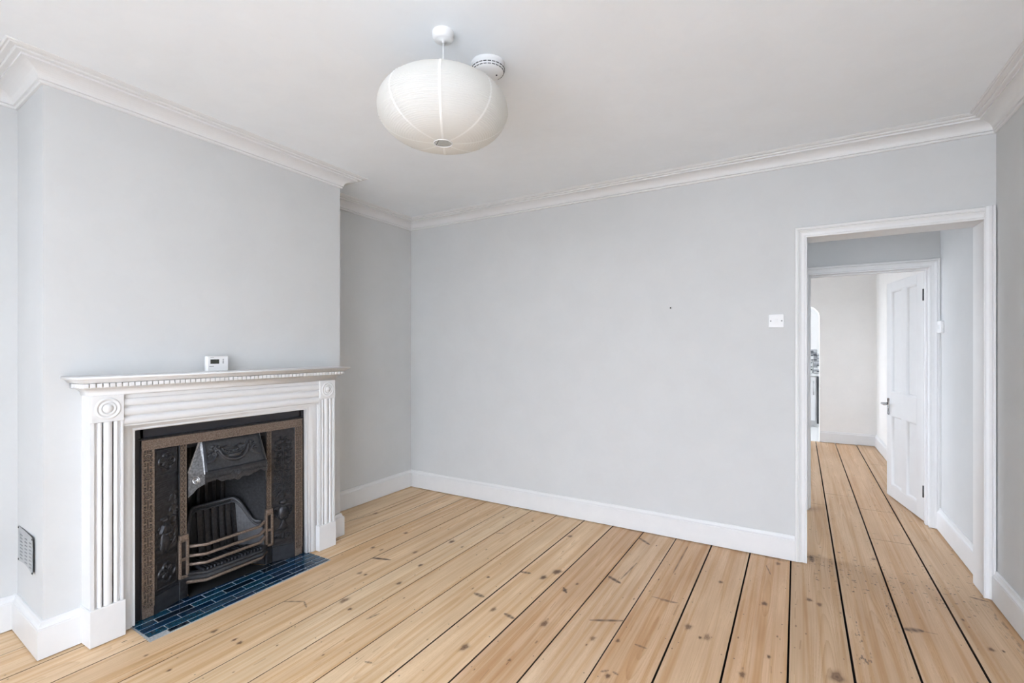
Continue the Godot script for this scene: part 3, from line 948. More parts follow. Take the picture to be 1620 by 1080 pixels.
func lady_panel(x: float, y: float) -> float:
	# left cheek: a knot at top and bottom, between them a figure by a tree
	var p := Vector2(x, y)
	var w := 0.146
	var v := 0.0
	for b in [[0.008, 0.155], [0.585, 0.715]]:
		if p.y > b[0] and p.y < b[1]:
			var edge := minf(minf(p.x - 0.012, w - 0.012 - p.x), minf(p.y - b[0], b[1] - p.y))
			if edge > 0.0 and edge < 0.004: v = 0.003
			v = maxf(v, quatrefoil(p, Vector2(w * 0.5, (b[0] + b[1]) * 0.5), 0.058, 0.006))
	if p.y > 0.16 and p.y < 0.58:
		v = maxf(v, arm(p, Vector2(0.02, 0.19), Vector2(0.125, 0.205), 0.02, 0.012, 0.004))
		v = maxf(v, arm(p, Vector2(0.012, 0.205), Vector2(0.10, 0.178), 0.012, 0.006, 0.005))
		v = maxf(v, oval(p, Vector2(0.064, 0.235), 0.026, 0.055, 0.12, 0.011))
		v = maxf(v, oval(p, Vector2(0.048, 0.225), 0.014, 0.05, -0.1, 0.009))
		v = maxf(v, oval(p, Vector2(0.066, 0.305), 0.023, 0.032, 0.2, 0.013))
		v = maxf(v, arm(p, Vector2(0.082, 0.322), Vector2(0.096, 0.29), 0.009, 0.007, 0.012))
		v = maxf(v, arm(p, Vector2(0.096, 0.29), Vector2(0.062, 0.278), 0.007, 0.006, 0.013))
		v = maxf(v, arm(p, Vector2(0.052, 0.322), Vector2(0.036, 0.292), 0.009, 0.007, 0.011))
		v = maxf(v, dome(p, Vector2(0.062, 0.352), 0.014, 0.012))
		v = maxf(v, oval(p, Vector2(0.060, 0.362), 0.025, 0.008, 0.1, 0.010))
		v = maxf(v, arm(p, Vector2(0.128, 0.2), Vector2(0.122, 0.46), 0.006, 0.003, 0.004))
		for k in 26:
			v = maxf(v, oval(p, Vector2(0.116 + 0.018 * sin(k * 2.3), 0.215 + k * 0.0105), 0.0085, 0.0035, 0.6 + k * 1.7, 0.0045))
		for k in 12:
			v = maxf(v, arm(p, Vector2(0.018 + 0.006 * sin(k * 3.1), 0.42 + k * 0.012), Vector2(0.088 + 0.02 * sin(k * 1.3), 0.43 + k * 0.0115), 0.0016, 0.001, 0.002))
		v = maxf(v, arc(p, Vector2(0.03, 0.29), 0.105, -1.0, 0.1, 0.004, 0.004))
		for k in 9:
			var c := Vector2(0.112 + 0.02 * sin(k * 2.1), 0.30 + k * 0.019)
			v = maxf(v, oval(p, c, 0.014, 0.006, k * 0.9, 0.005))
			v = maxf(v, oval(p, Vector2(0.022 + 0.008 * sin(k * 1.7), 0.22 + k * 0.012), 0.009, 0.004, k * 1.3, 0.004))
	return v

func urn_panel(x: float, y: float) -> float:
	# right cheek: an urn on a foot, a stem of leaves and a torch above it
	var w := 0.135
	var p := Vector2(x, y)
	var q := Vector2(absf(x - w * 0.5), y)
	var v := 0.0
	if y > 0.012 and y < 0.085:
		var edge := minf(minf(x - 0.016, w - 0.016 - x), minf(y - 0.012, 0.085 - y))
		if edge > 0.0 and edge < 0.003: v = 0.003
		for k in 3:
			v = maxf(v, arc(q, Vector2(0.014 + k * 0.011, 0.048), 0.012, -1.9 + k, 1.4 + k, 0.0035, 0.005))
		v = maxf(v, oval(q, Vector2(0, 0.05), 0.009, 0.02, 0.0, 0.006))
		return v
	v = maxf(v, plate(q, Vector2(-1, 0.098), Vector2(0.042, 0.106), 0.005))
	v = maxf(v, arm(q, Vector2(0, 0.11), Vector2(0, 0.15), 0.026, 0.008, 0.008))
	v = maxf(v, oval(q, Vector2(0, 0.195), 0.034, 0.05, 0.0, 0.013))
	v = maxf(v, plate(q, Vector2(-1, 0.238), Vector2(0.036, 0.246), 0.010))
	v = maxf(v, oval(q, Vector2(0, 0.262), 0.024, 0.018, 0.0, 0.010))
	v = maxf(v, dome(q, Vector2(0, 0.288), 0.008, 0.008))
	v = maxf(v, arc(q, Vector2(0.036, 0.225), 0.016, -1.6, 1.9, 0.0035, 0.008))
	for k in 6:
		var t := k / 5.0
		v = maxf(v, dome(q, Vector2(0.01 + 0.035 * t, 0.165 + 0.05 * t * t), 0.006, 0.011))
	v = maxf(v, arm(q, Vector2(0, 0.28), Vector2(0, 0.62), 0.004, 0.006, 0.007))
	v = maxf(v, dome(q, Vector2(0, 0.645), 0.013, 0.009))
	v = maxf(v, oval(q, Vector2(0.012, 0.662), 0.007, 0.014, -0.4, 0.007))
	for k in 8:
		var c := Vector2(0.0, 0.31 + k * 0.041)
		v = maxf(v, arc(q, c + Vector2(0.019, 0.012), 0.015, -1.2 - 0.2 * (k % 2), 2.6, 0.0036, 0.006))
		v = maxf(v, oval(q, c + Vector2(0.034, 0.022), 0.014, 0.0055, 0.9 - 0.5 * (k % 2), 0.006))
		v = maxf(v, oval(q, c + Vector2(0.016, 0.018), 0.008, 0.004, -0.5, 0.006))
	for k in 40:
		v = maxf(v, oval(q, Vector2(0.030 + 0.020 * sin(k * 2.4), 0.275 + k * 0.0098), 0.0075, 0.0032, k * 1.9, 0.0045))
	v = maxf(v, arm(p, Vector2(0.03, 0.30), Vector2(0.105, 0.39), 0.004, 0.003, 0.006))
	v = maxf(v, arc(q, Vector2(0.0, 0.215), 0.052, -1.3, 0.5, 0.004, 0.007))
	return v

func swag_panel(x: float, y: float) -> float:
	# hood: a basket slung in garlands and ribbon
	var w := 0.315
	var q := Vector2(absf(x - w * 0.5), y)
	var v := 0.0
	v = maxf(v, arc(q, Vector2(0, 0.118), 0.082, -PI / 2, -0.15, 0.0085, 0.008))
	v = maxf(v, arc(q, Vector2(0, 0.13), 0.068, -PI / 2, -0.3, 0.004, 0.007))
	v = maxf(v, oval(q, Vector2(0, 0.062), 0.034, 0.013, 0.0, 0.009))
	v = maxf(v, oval(q, Vector2(0, 0.079), 0.044, 0.007, 0.0, 0.008))
	for k in 5:
		v = maxf(v, dome(q, Vector2(0.008 + k * 0.010, 0.088 + 0.006 * sin(k * 2.0)), 0.0065, 0.008))
		v = maxf(v, dome(q, Vector2(0.096 + 0.012 * sin(k * 1.9), 0.075 + k * 0.013), 0.0075, 0.007))
	v = maxf(v, arm(q, Vector2(0, 0.10), Vector2(0.035, 0.12), 0.005, 0.004, 0.006))
	v = maxf(v, arm(q, Vector2(0.035, 0.12), Vector2(0.075, 0.112), 0.004, 0.004, 0.006))
	v = maxf(v, ring(q, Vector2(0.088, 0.118), 0.010, 0.004, 0.008))
	v = maxf(v, arc(q, Vector2(0.143, 0.088), 0.043, PI, PI * 1.42, 0.005, 0.007))
	v = maxf(v, oval(q, Vector2(0.136, 0.045), 0.015, 0.005, -0.2, 0.006))
	for k in 3:
		v = maxf(v, oval(q, Vector2(0.116 + k * 0.007, 0.112 - k * 0.014), 0.010, 0.0045, 0.8 - k * 0.7, 0.006))
	return v

func build_iron() -> void:
	var root := thing("cast_iron_fireplace", Vector3(-2.79, 0, -1.52), "black cast iron fireplace insert with ornate side panels, arched hood and barred grate", "fireplace")
	var fx := -2.742
	var zl := -1.079; var zr := -1.961; var top := 0.885; var fw := 0.054
	# black slip behind the frame
	var st := mb()
	box(st, Vector3(-2.79, 0.0066, -1.03), Vector3(-2.754, 0.985, zl - 0.012))
	box(st, Vector3(-2.79, 0.0066, zr + 0.012), Vector3(-2.754, 0.985, -1.995))
	box(st, Vector3(-2.79, top - 0.012, zl), Vector3(-2.754, 0.985, zr))
	part(root, "slip", st, M.slip)
	# frame: dark core with the burnished casting standing proud of it
	for side in [[zl, -1.0], [zr, 1.0]]:
		st = mb()
		var za: float = side[0]
		var zi: float = za + side[1] * fw
		cbox(st, Vector3(-2.775, 0.0066, minf(za, zi)), Vector3(fx, top, maxf(za, zi)), 0.002)
		var core := part(root, "frame_side", st, M.iron)
		st = mb()
		field(st, Vector3(fx, 0.055, maxf(za, zi)), Vector3(0, 0, -1), Vector3.UP, fw, 0.776, 36, 480, func(x, y): return guilloche(x, y, fw))
		cbox(st, Vector3(fx - 0.004, 0.008, minf(za, zi) + 0.002), Vector3(fx + 0.004, 0.056, maxf(za, zi) - 0.002), 0.001)
		part(core, "casting", st, M.burnished)
	st = mb()
	cbox(st, Vector3(-2.775, top - fw, zl + 0.0), Vector3(fx, top, zr), 0.002)
	var head := part(root, "frame_head", st, M.iron)
	st = mb()
	field(st, Vector3(fx, top - fw, zl), Vector3(0, 0, -1), Vector3.UP, zl - zr, fw, 500, 34, func(x, y): return top_border(x, y, fw))
	part(head, "casting", st, M.burnished)
	st = mb()
	cbox(st, Vector3(-2.775, top - 0.004, zl + 0.008), Vector3(fx + 0.008, top + 0.006, zr - 0.008), 0.003)
	part(head, "lip", st, M.iron)
	# splayed cheeks with cast panels
	var ul := -1.268; var ur := -1.786; var ux := -2.80
	for side in [[Vector3(-2.747, 0, zl - fw), Vector3(ux, 0, ul), 0], [Vector3(ux, 0, ur), Vector3(-2.747, 0, zr + fw), 1]]:
		var a: Vector3 = side[0]; var b: Vector3 = side[1]
		var u := (b - a).normalized()
		var w := a.distance_to(b)
		st = mb()
		var nn := u.cross(Vector3.UP)
		quad(st, a + Vector3.UP * 0.0066, b + Vector3.UP * 0.0066, b + Vector3.UP * 0.84, a + Vector3.UP * 0.84)
		extrude(st, [a + Vector3.UP * 0.0066, b + Vector3.UP * 0.0066, b + Vector3.UP * 0.095, a + Vector3.UP * 0.095], nn * 0.009)
		var cheek := part(root, "cheek", st, M.iron_plain)
		st = mb(true)
		if side[2] == 0:
			field(st, a + Vector3.UP * 0.105 + nn * 0.001, u, Vector3.UP, w, 0.72, 80, 380, func(x, y): return 1.4 * lady_panel(x, y))
		else:
			field(st, a + Vector3.UP * 0.105 + nn * 0.001, u, Vector3.UP, w, 0.72, 80, 380, func(x, y): return 1.7 * urn_panel(x, y))
		part(cheek, "cast_panel", st, M.iron)
	# inner uprights with a pierced chain and a thicker foot
	for side in [[-1.268, -1.306], [-1.746, -1.784]]:
		var z0: float = side[0]; var z1: float = side[1]
		var zm := (z0 + z1) * 0.5
		st = mb()
		cbox(st, Vector3(-2.82, 0.0066, z1), Vector3(-2.792, 0.84, z0), 0.002)
		var up := part(root, "upright", st, M.iron)
		st = mb()
		field(st, Vector3(-2.7915, 0.345, z0 - 0.004), Vector3(0, 0, -1), Vector3.UP, 0.030, 0.49, 24, 392, func(x, y): return chain(x, y, 0.030))
		part(up, "casting", st, M.burnished)
		st = mb()
		cbox(st, Vector3(-2.80, 0.318, z1 - 0.003), Vector3(-2.777, 0.345, z0 + 0.003), 0.003)
		for z in [z0 - 0.001, z1 + 0.001]:
			cbox(st, Vector3(-2.80, 0.115, z - 0.0065), Vector3(-2.780, 0.320, z + 0.0065), 0.002)
		for y in [0.115, 0.208, 0.308]:
			cbox(st, Vector3(-2.80, y, z1), Vector3(-2.780, y + 0.014, z0), 0.002)
		part(up, "post", st, M.burnished)
		st = mb()
		cbox(st, Vector3(-2.815, 0.0066, z1 - 0.002), Vector3(-2.785, 0.112, z0 + 0.002), 0.003)
		part(up, "foot", st, M.iron)
	build_hood(root)
	build_firebox(root)
	build_basket(root)

func build_hood(root: Node3D) -> void:
	var st := mb()
	box(st, Vector3(-2.83, 0.80, -1.306), Vector3(-2.80, 0.84, -1.746))
	part(root, "hood_plate", st, M.iron)
	# flared canopy: front panel and two facets
	var ftl := Vector3(-2.766, 0.826, -1.366); var ftr := Vector3(-2.766, 0.826, -1.684)
	var fbl := Vector3(-2.702, 0.662, -1.350); var fbr := Vector3(-2.702, 0.662, -1.694)
	var btl := Vector3(-2.776, 0.828, -1.358); var btr := Vector3(-2.776, 0.828, -1.692)
	var bbl := Vector3(-2.790, 0.665, -1.310); var bbr := Vector3(-2.790, 0.665, -1.742)
	st = mb()
	quad(st, fbl, fbr, ftr, ftl)
	quad(st, ftl, ftr, btr, btl)
	extrude(st, [fbl + Vector3(0, 0, 0), ftl, ftl + Vector3(0.003, 0, -0.012), fbl + Vector3(0.006, 0, -0.012)], Vector3(0.004, 0.002, 0))
	extrude(st, [ftr, fbr, fbr + Vector3(0.006, 0, 0.012), ftr + Vector3(0.003, 0, 0.012)], Vector3(0.004, 0.002, 0))
	extrude(st, [fbl, fbl + Vector3(0.006, -0.004, 0), fbl + Vector3(0.007, 0.010, 0), fbl + Vector3(-0.004, 0.014, 0)], fbr - fbl)
	var hood := part(root, "hood", st, M.iron_plain)
	st = mb(true)
	var u := (fbr - fbl).normalized()
	var mid := (fbl + fbr) * 0.5
	var v := (Vector3(-2.766, 0.826, mid.z) - mid).normalized()
	field(st, mid - u * 0.1575 + v * 0.012 + u.cross(v) * 0.0008, u, v, 0.315, 0.158, 150, 80, func(x, y): return 2.0 * swag_panel(x, y))
	part(hood, "cast_panel", st, M.graphite)
	for s in [[btl, bbl, fbl, ftl, -1.0], [ftr, fbr, bbr, btr, 1.0]]:
		st = mb()
		quad(st, s[0], s[1], s[2], s[3])
		# raised rim of the facet
		for e in [[s[0], s[1]], [s[2], s[3]]]:
			tube(st, [e[0], e[1]], 0.0045, 6)
		var facet := part(hood, "facet", st, M.polished)
		# its hanging ear with a roundel
		var b0: Vector3 = s[1]; var b1: Vector3 = s[2]
		var ear := [b0, b1]
		var back: Vector3 = b0 if s[4] < 0 else b1
		var front: Vector3 = b1 if s[4] < 0 else b0
		ear = [back, front, front + Vector3(0, -0.052, 0), front.lerp(back, 0.25) + Vector3(0, -0.066, 0), front.lerp(back, 0.5) + Vector3(0, -0.082, 0), front.lerp(back, 0.7) + Vector3(0, -0.106, 0), front.lerp(back, 0.85) + Vector3(0, -0.118, 0), back + Vector3(0, -0.132, 0)]
		var out: Vector3 = (front - back).cross(Vector3.UP).normalized() * s[4]
		st = mb()
		extrude(st, ear, out * -0.005 * s[4])
		part(facet, "ear", st, M.polished)
		st = mb(true)
		var c := back.lerp(front, 0.5) + Vector3(0, -0.036, 0)
		var face: Vector3 = (front - back).cross(Vector3.UP).normalized() * (-s[4])
		face = Vector3(absf(face.x), 0, -s[4] * absf(face.z))
		lathe(st, [Vector2(0.024, 0.0), Vector2(0.022, 0.004), Vector2(0.018, 0.004), Vector2(0.016, 0.0005), Vector2(0.013, 0.001), Vector2(0.011, 0.004), Vector2(0.008, 0.004), Vector2(0.006, 0.001), Vector2(0.004, 0.005), Vector2(0, 0.006)], c + face * 0.001, face, 28)
		part(facet, "roundel", st, M.polished)
	# scalloped valance along the front
	var n := 40
	var lower := []
	for i in n + 1:
		var t := i / float(n)
		var m := absf(t - 0.5) * 2.0
		var y := 0.606 + 0.016 * sin(PI * minf(1.0, (1.0 - m) * 1.9)) - 0.012 * exp(-m * m * 160.0) + 0.003 * sin(t * PI * 14.0)
		lower.append(Vector3(-2.703, y, lerpf(fbl.z, fbr.z, t)))
	var outline := [fbr + Vector3(-0.001, 0.002, 0), fbl + Vector3(-0.001, 0.002, 0)]
	outline.append_array(lower)
	st = mb()
	extrude(st, outline, Vector3(0.006, 0, 0))
	var val := part(hood, "valance", st, M.graphite)
	st = mb()
	field(st, Vector3(-2.6965, 0.628, fbl.z - 0.004), Vector3(0, 0, -1), Vector3.UP, 0.336, 0.022, 260, 18, func(x, y): return chain(y, x * 1.3, 0.022) * 0.8)
	part(val, "casting", st, M.graphite)
	st = mb(true)
	for k in 5:
		var a := (k - 2) * 0.45
		tube(st, [Vector3(-2.696, 0.606, mid.z), Vector3(-2.694, 0.630, mid.z - 0.010 * sin(a) * 1.2), Vector3(-2.695, 0.652, mid.z - 0.024 * sin(a))], 0.0028, 6)
	part(val, "palmette", st, M.graphite)

func build_firebox(root: Node3D) -> void:
	var fl := Vector2(-2.80, -1.306); var bl := Vector2(-3.04, -1.40)
	var br := Vector2(-3.04, -1.640); var fr := Vector2(-2.80, -1.746)
	var st := mb()
	var walls := [[bl, fl], [br, bl]]
	for w in walls:
		quad(st, Vector3(w[1].x, 0.0066, w[1].y), Vector3(w[0].x, 0.0066, w[0].y), Vector3(w[0].x, 0.86, w[0].y), Vector3(w[1].x, 0.86, w[1].y))
	quad(st, Vector3(fl.x, 0.86, fl.y), Vector3(bl.x, 0.86, bl.y), Vector3(br.x, 0.86, br.y), Vector3(fr.x, 0.86, fr.y))
	quad(st, Vector3(-2.77, 0.0066, -1.306), Vector3(-2.77, 0.0066, -1.746), Vector3(br.x, 0.0066, br.y), Vector3(bl.x, 0.0066, bl.y))
	# flue side and back of the recess behind the iron
	box(st, Vector3(-3.2, 0, -1.0), Vector3(-3.10, 1.0, -2.03))
	part(root, "fire_chamber", st, M.soot)
	st = mb()
	quad(st, Vector3(br.x, 0.0066, br.y), Vector3(fr.x, 0.0066, fr.y), Vector3(fr.x, 0.86, fr.y), Vector3(br.x, 0.86, br.y))
	part(root, "side_plate", st, M.graphite)
	# ribbed fireback
	for i in 5:
		st = mb()
		var z := -1.428 - i * 0.046
		cbox(st, Vector3(-3.038, 0.05, z - 0.009), Vector3(-3.024, 0.82, z + 0.009), 0.003)
		part(root, "fireback_rib", st, M.iron)
	# fire bowl behind the bars: fluted back, swept shoulders and a moulded rail
	var rail := [Vector3(-2.815, 0.27, -1.318), Vector3(-2.86, 0.33, -1.335), Vector3(-2.93, 0.415, -1.385), Vector3(-2.945, 0.425, -1.41), Vector3(-2.945, 0.425, -1.62)]
	for i in range(1, 11):
		var t := i / 10.0
		rail.append(Vector3(lerpf(-2.945, -2.815, t), 0.425 - 0.15 * smoothstep(0.05, 0.85, t), lerpf(-1.62, -1.735, t)))
	st = mb(true)
	tube(st, rail, 0.011, 8)
	var low := []
	for p in rail: low.append(p + Vector3(0.014, -0.02, 0))
	tube(st, low, 0.006, 6)
	part(root, "bowl_rail", st, M.graphite)
	st = mb()
	for i in rail.size() - 1:
		var a: Vector3 = rail[i]; var b: Vector3 = rail[i + 1]
		quad(st, Vector3(a.x + 0.03, 0.12, a.z), Vector3(b.x + 0.03, 0.12, b.z), b, a)
	part(root, "bowl", st, M.graphite)
	for i in 6:
		st = mb()
		var z := -1.418 - i * 0.040
		extrude(st, [Vector3(-2.905, 0.13, z), Vector3(-2.905, 0.13, z - 0.024), Vector3(-2.936, 0.40, z - 0.024), Vector3(-2.936, 0.40, z)], Vector3(0.010, 0.0, 0))
		part(root, "flute", st, M.iron)

func build_basket(root: Node3D) -> void:
	var path := [Vector2(-2.796, -1.300), Vector2(-2.736, -1.376), Vector2(-2.736, -1.680), Vector2(-2.796, -1.752)]
	for y in [0.272, 0.222, 0.176]:
		var st := mb()
		for run in sweep(path, false, [Vector2(-0.012, y - 0.007), Vector2(-0.001, y - 0.007), Vector2(0.0, y - 0.005), Vector2(0.0, y + 0.005), Vector2(-0.001, y + 0.007), Vector2(-0.012, y + 0.007), Vector2(-0.012, y - 0.007)], -1.0, flat_place):
			st.append_from(run.commit(), 0, Transform3D.IDENTITY)
		part(root, "grate_bar", st, M.burnished)
	var st := mb()
	var prof := [Vector2(-0.03, 0.132), Vector2(0.004, 0.134), Vector2(0.010, 0.131), Vector2(0.011, 0.121), Vector2(0.004, 0.117), Vector2(0.004, 0.113), Vector2(0.010, 0.110), Vector2(0.012, 0.099), Vector2(0.006, 0.095), Vector2(-0.03, 0.095)]
	for run in sweep(path, false, prof, -1.0, flat_place): st.append_from(run.commit(), 0, Transform3D.IDENTITY)
	var tray := part(root, "ash_tray_front", st, M.graphite)
	st = mb()
	for run in sweep(path, false, [Vector2(-0.02, 0.095), Vector2(0.008, 0.093), Vector2(0.010, 0.088), Vector2(0.010, 0.080), Vector2(0.006, 0.076), Vector2(-0.02, 0.076)], -1.0, flat_place): st.append_from(run.commit(), 0, Transform3D.IDENTITY)
	part(tray, "lower_lip", st, M.burnished)
	# bars of the bottom grate, running back from the front
	for i in 18:
		st = mb()
		var z := -1.368 - i * 0.0187
		cbox(st, Vector3(-2.92, 0.128, z - 0.005), Vector3(-2.742, 0.146, z + 0.005), 0.002)
		part(root, "bottom_bar", st, M.iron_plain)

# ---------------------------------------------------------------- hearth of glazed tiles
func build_hearth() -> void:
	var root := thing("tiled_hearth", Vector3(-2.66, 0, -1.515), "hearth of glossy dark blue brick-shaped tiles set flush before the cast iron fireplace", "hearth")
	var st := mb()
	prism(st, [Vector2(-2.80, -1.03), Vector2(-2.672, -1.03), Vector2(-2.515, -1.022), Vector2(-2.515, -2.004), Vector2(-2.80, -1.99)], -0.004, 0.0018)
	part(root, "mortar_bed", st, M.grout)
	var tones := [col(12, 56, 88), col(8, 44, 74), col(16, 66, 94), col(22, 74, 98), col(10, 30, 48), col(14, 50, 82)]
	var glaze := []
	for i in tones.size():
		var m := mat(tones[i], 0.07, 0.0, mottle(30 + i, 0.04, 0.72, 1.0), 7.0)
		m.metallic_specular = 0.55
		glaze.append(m)
	var rows := [[-2.521, -2.551, 0.0], [-2.555, -2.603, 0.0805], [-2.607, -2.653, 0.0], [-2.657, -2.703, 0.0805], [-2.707, -2.753, 0.0], [-2.757, -2.800, 0.0805]]
	var rng := RandomNumberGenerator.new()
	rng.seed = 5
	for r in rows.size():
		var z: float = -1.0325
		var first := true
		while z > -1.995:
			var e: float = z - 0.1625
			if first: e = -1.115 if rows[r][2] > 0.0 else -1.195
			first = false
			if e < -1.965: e = -2.0 + 0.0 * r
			e = maxf(e, -1.998)
			if r == 0 and z > -1.1:
				z = -1.105   # the corner tile is gone: bare mortar shows
			var t := mb()
			var gap := 0.0021 + rng.randf() * 0.0009
			cbox(t, Vector3(rows[r][1] + gap, -0.002, e + gap), Vector3(rows[r][0] - gap, 0.0048 + rng.randf() * 0.001, z - gap), 0.0012)
			part(root, "tile", t, glaze[rng.randi() % glaze.size()])
			z = e
			if z < -1.99: break

# ---------------------------------------------------------------- small things
func build_small() -> void:
	# room thermostat on the shelf
	var z0 := -1.374; var z1 := -1.486; var x := -2.725; var y := 1.208
	var t := thing("thermostat", Vector3(x - 0.015, y, (z0 + z1) * 0.5), "small white digital thermostat standing on the mantel shelf", "thermostat")
	var st := mb()
	cbox(st, Vector3(x - 0.032, y, z1), Vector3(x - 0.008, y + 0.082, z0), 0.004)
	part(t, "back_box", st, M.plastic)
	st = mb()
	cbox(st, Vector3(x - 0.009, y + 0.0, z1 + 0.001), Vector3(x, y + 0.081, z0 - 0.001), 0.003)
	part(t, "front_cover", st, M.plastic)
	st = mb()
	cbox(st, Vector3(x - 0.002, y + 0.040, z0 - 0.062), Vector3(x + 0.0008, y + 0.064, z0 - 0.016), 0.0006)
	var scr := part(t, "display", st, M.lcd)
	scr.set_meta("label", "dark grey display")
	for b in [[0.062, 0.083], [0.052, 0.083], [0.044, 0.083]]:
		st = mb()
		cbox(st, Vector3(x - 0.002, y + b[0] - 0.003, z0 - b[1] - 0.003), Vector3(x + 0.0016, y + b[0] + 0.004, z0 - b[1] + 0.003), 0.0006)
		part(t, "button", st, M.mark)
	for b in [[0.0725, 0.0750, 0.016], [0.0245, 0.0280, 0.010]]:
		st = mb()
		box(st, Vector3(x - 0.001, y + b[0], z0 - 0.034), Vector3(x + 0.0004, y + b[1], z0 - b[2]))
		part(t, "printed_mark", st, M.mark)
	# light switch by the doorway
	var c := Vector3(-0.104, 1.507, BW)
	t = thing("light_switch", c, "square white light switch on the grey wall beside the doorway casing", "switch")
	st = mb()
	cbox(st, c + Vector3(-0.043, -0.043, 0.0), c + Vector3(0.043, 0.043, 0.009), 0.003)
	part(t, "switch_plate", st, M.plastic)
	st = mb()
	extrude(st, [c + Vector3(-0.010, -0.014, 0.008), c + Vector3(-0.010, -0.014, 0.015), c + Vector3(-0.010, 0.014, 0.0105), c + Vector3(-0.010, 0.014, 0.008)], Vector3(0.020, 0, 0))
	part(t, "rocker", st, M.plastic)
	for s in [-1, 1]:
		st = mb(true)
		lathe(st, [Vector2(0.0045, 0.0), Vector2(0.0042, 0.0012), Vector2(0, 0.0016)], c + Vector3(s * 0.031, 0, 0.0088), Vector3(0, 0, 1), 14)
		part(t, "screw", st, M.mark)
	# switch in the hall, low-voltage cable running down from it
	c = Vector3(0.92, 1.489, -4.573)
	t = thing("light_switch", c, "small surface-mounted white switch on the hall wall next to the inner door frame", "switch")
	st = mb()
	cbox(st, c + Vector3(-0.022, -0.044, -0.045), c + Vector3(0, 0.044, 0.045), 0.004)
	part(t, "switch_plate", st, M.plastic)
	st = mb()
	cbox(st, c + Vector3(-0.027, -0.014, -0.010), c + Vector3(-0.021, 0.014, 0.010), 0.002)
	part(t, "rocker", st, M.plastic)
	st = mb(true)
	var pts := []
	for i in 14:
		pts.append(Vector3(0.9178, lerpf(1.446, 0.162, i / 13.0), -4.612 + 0.004 * sin(i * 1.3)))
	tube(st, pts, 0.0024, 8)
	part(t, "cable", st, M.white)
	# ventilation grille on the side of the chimney breast
	var ax := -3.168; var bx := -2.896
	var place := func(px, py, off): return Vector3(px, py, -0.737 - 0.048 * (CB - px) + off)
	t = thing("air_vent", Vector3(-3.03, 0.327, -0.749), "thin grey perforated vent plate curling off the side of the chimney breast", "vent")
	st = mb()
	var nx := 10
	for i in nx:
		for j in 6:
			var q := []
			for e in [[i, j], [i + 1, j], [i + 1, j + 1], [i, j + 1]]:
				var px: float = lerpf(ax, bx, e[0] / float(nx))
				var u: float = e[0] / float(nx)
				var lo: float = 0.327 + 0.012 * sin(PI * u)
				var hi := 0.493
				q.append(place.call(px, lerpf(lo, hi, e[1] / 6.0), 0.004 + 0.006 * u * u))
			quad(st, q[0], q[1], q[2], q[3])
			quad(st, q[3] - Vector3(0, 0, 0.002), q[2] - Vector3(0, 0, 0.002), q[1] - Vector3(0, 0, 0.002), q[0] - Vector3(0, 0, 0.002))
	part(t, "plate", st, M.vent)
	st = mb()
	for i in 3:
		for j in 8:
			var u := 0.22 + i * 0.32
			var p: Vector3 = place.call(lerpf(ax, bx, u), 0.352 + j * 0.0155, 0.0046 + 0.006 * u * u)
			box(st, p + Vector3(-0.017, -0.0025, 0), p + Vector3(0.017, 0.0025, 0.0012))
	var slots := part(t, "louvres", st, mat(col(146, 149, 150), 0.6))
	slots.set_meta("kind", "stuff")
	for q in [[ax + 0.007, 0.486], [bx - 0.007, 0.486], [ax + 0.007, 0.336], [bx - 0.007, 0.336]]:
		st = mb(true)
		var u: float = (q[0] - ax) / (bx - ax)
		lathe(st, [Vector2(0.005, 0.0), Vector2(0.004, 0.002), Vector2(0, 0.0028)], place.call(q[0], q[1], 0.004 + 0.006 * u * u), Vector3(0, 0, 1), 12)
		part(t, "screw", st, M.dark_steel)
	# picture screw left in the wall
	c = Vector3(-0.756, 1.617, BW)
	t = thing("picture_screw", c, "tiny dark screw left sticking out of the bare grey wall", "screw")
	st = mb(true)
	tube(st, [c, c + Vector3(0.0, 0.0008, 0.016)], 0.0024, 8)
	part(t, "shank", st, M.dark_steel)
	st = mb(true)
	lathe(st, [Vector2(0.0, 0.0), Vector2(0.005, 0.001), Vector2(0.0045, 0.003), Vector2(0.0, 0.004)], c + Vector3(0, 0.0008, 0.015), Vector3(0, 0, 1), 14)
	part(t, "head", st, M.dark_steel)

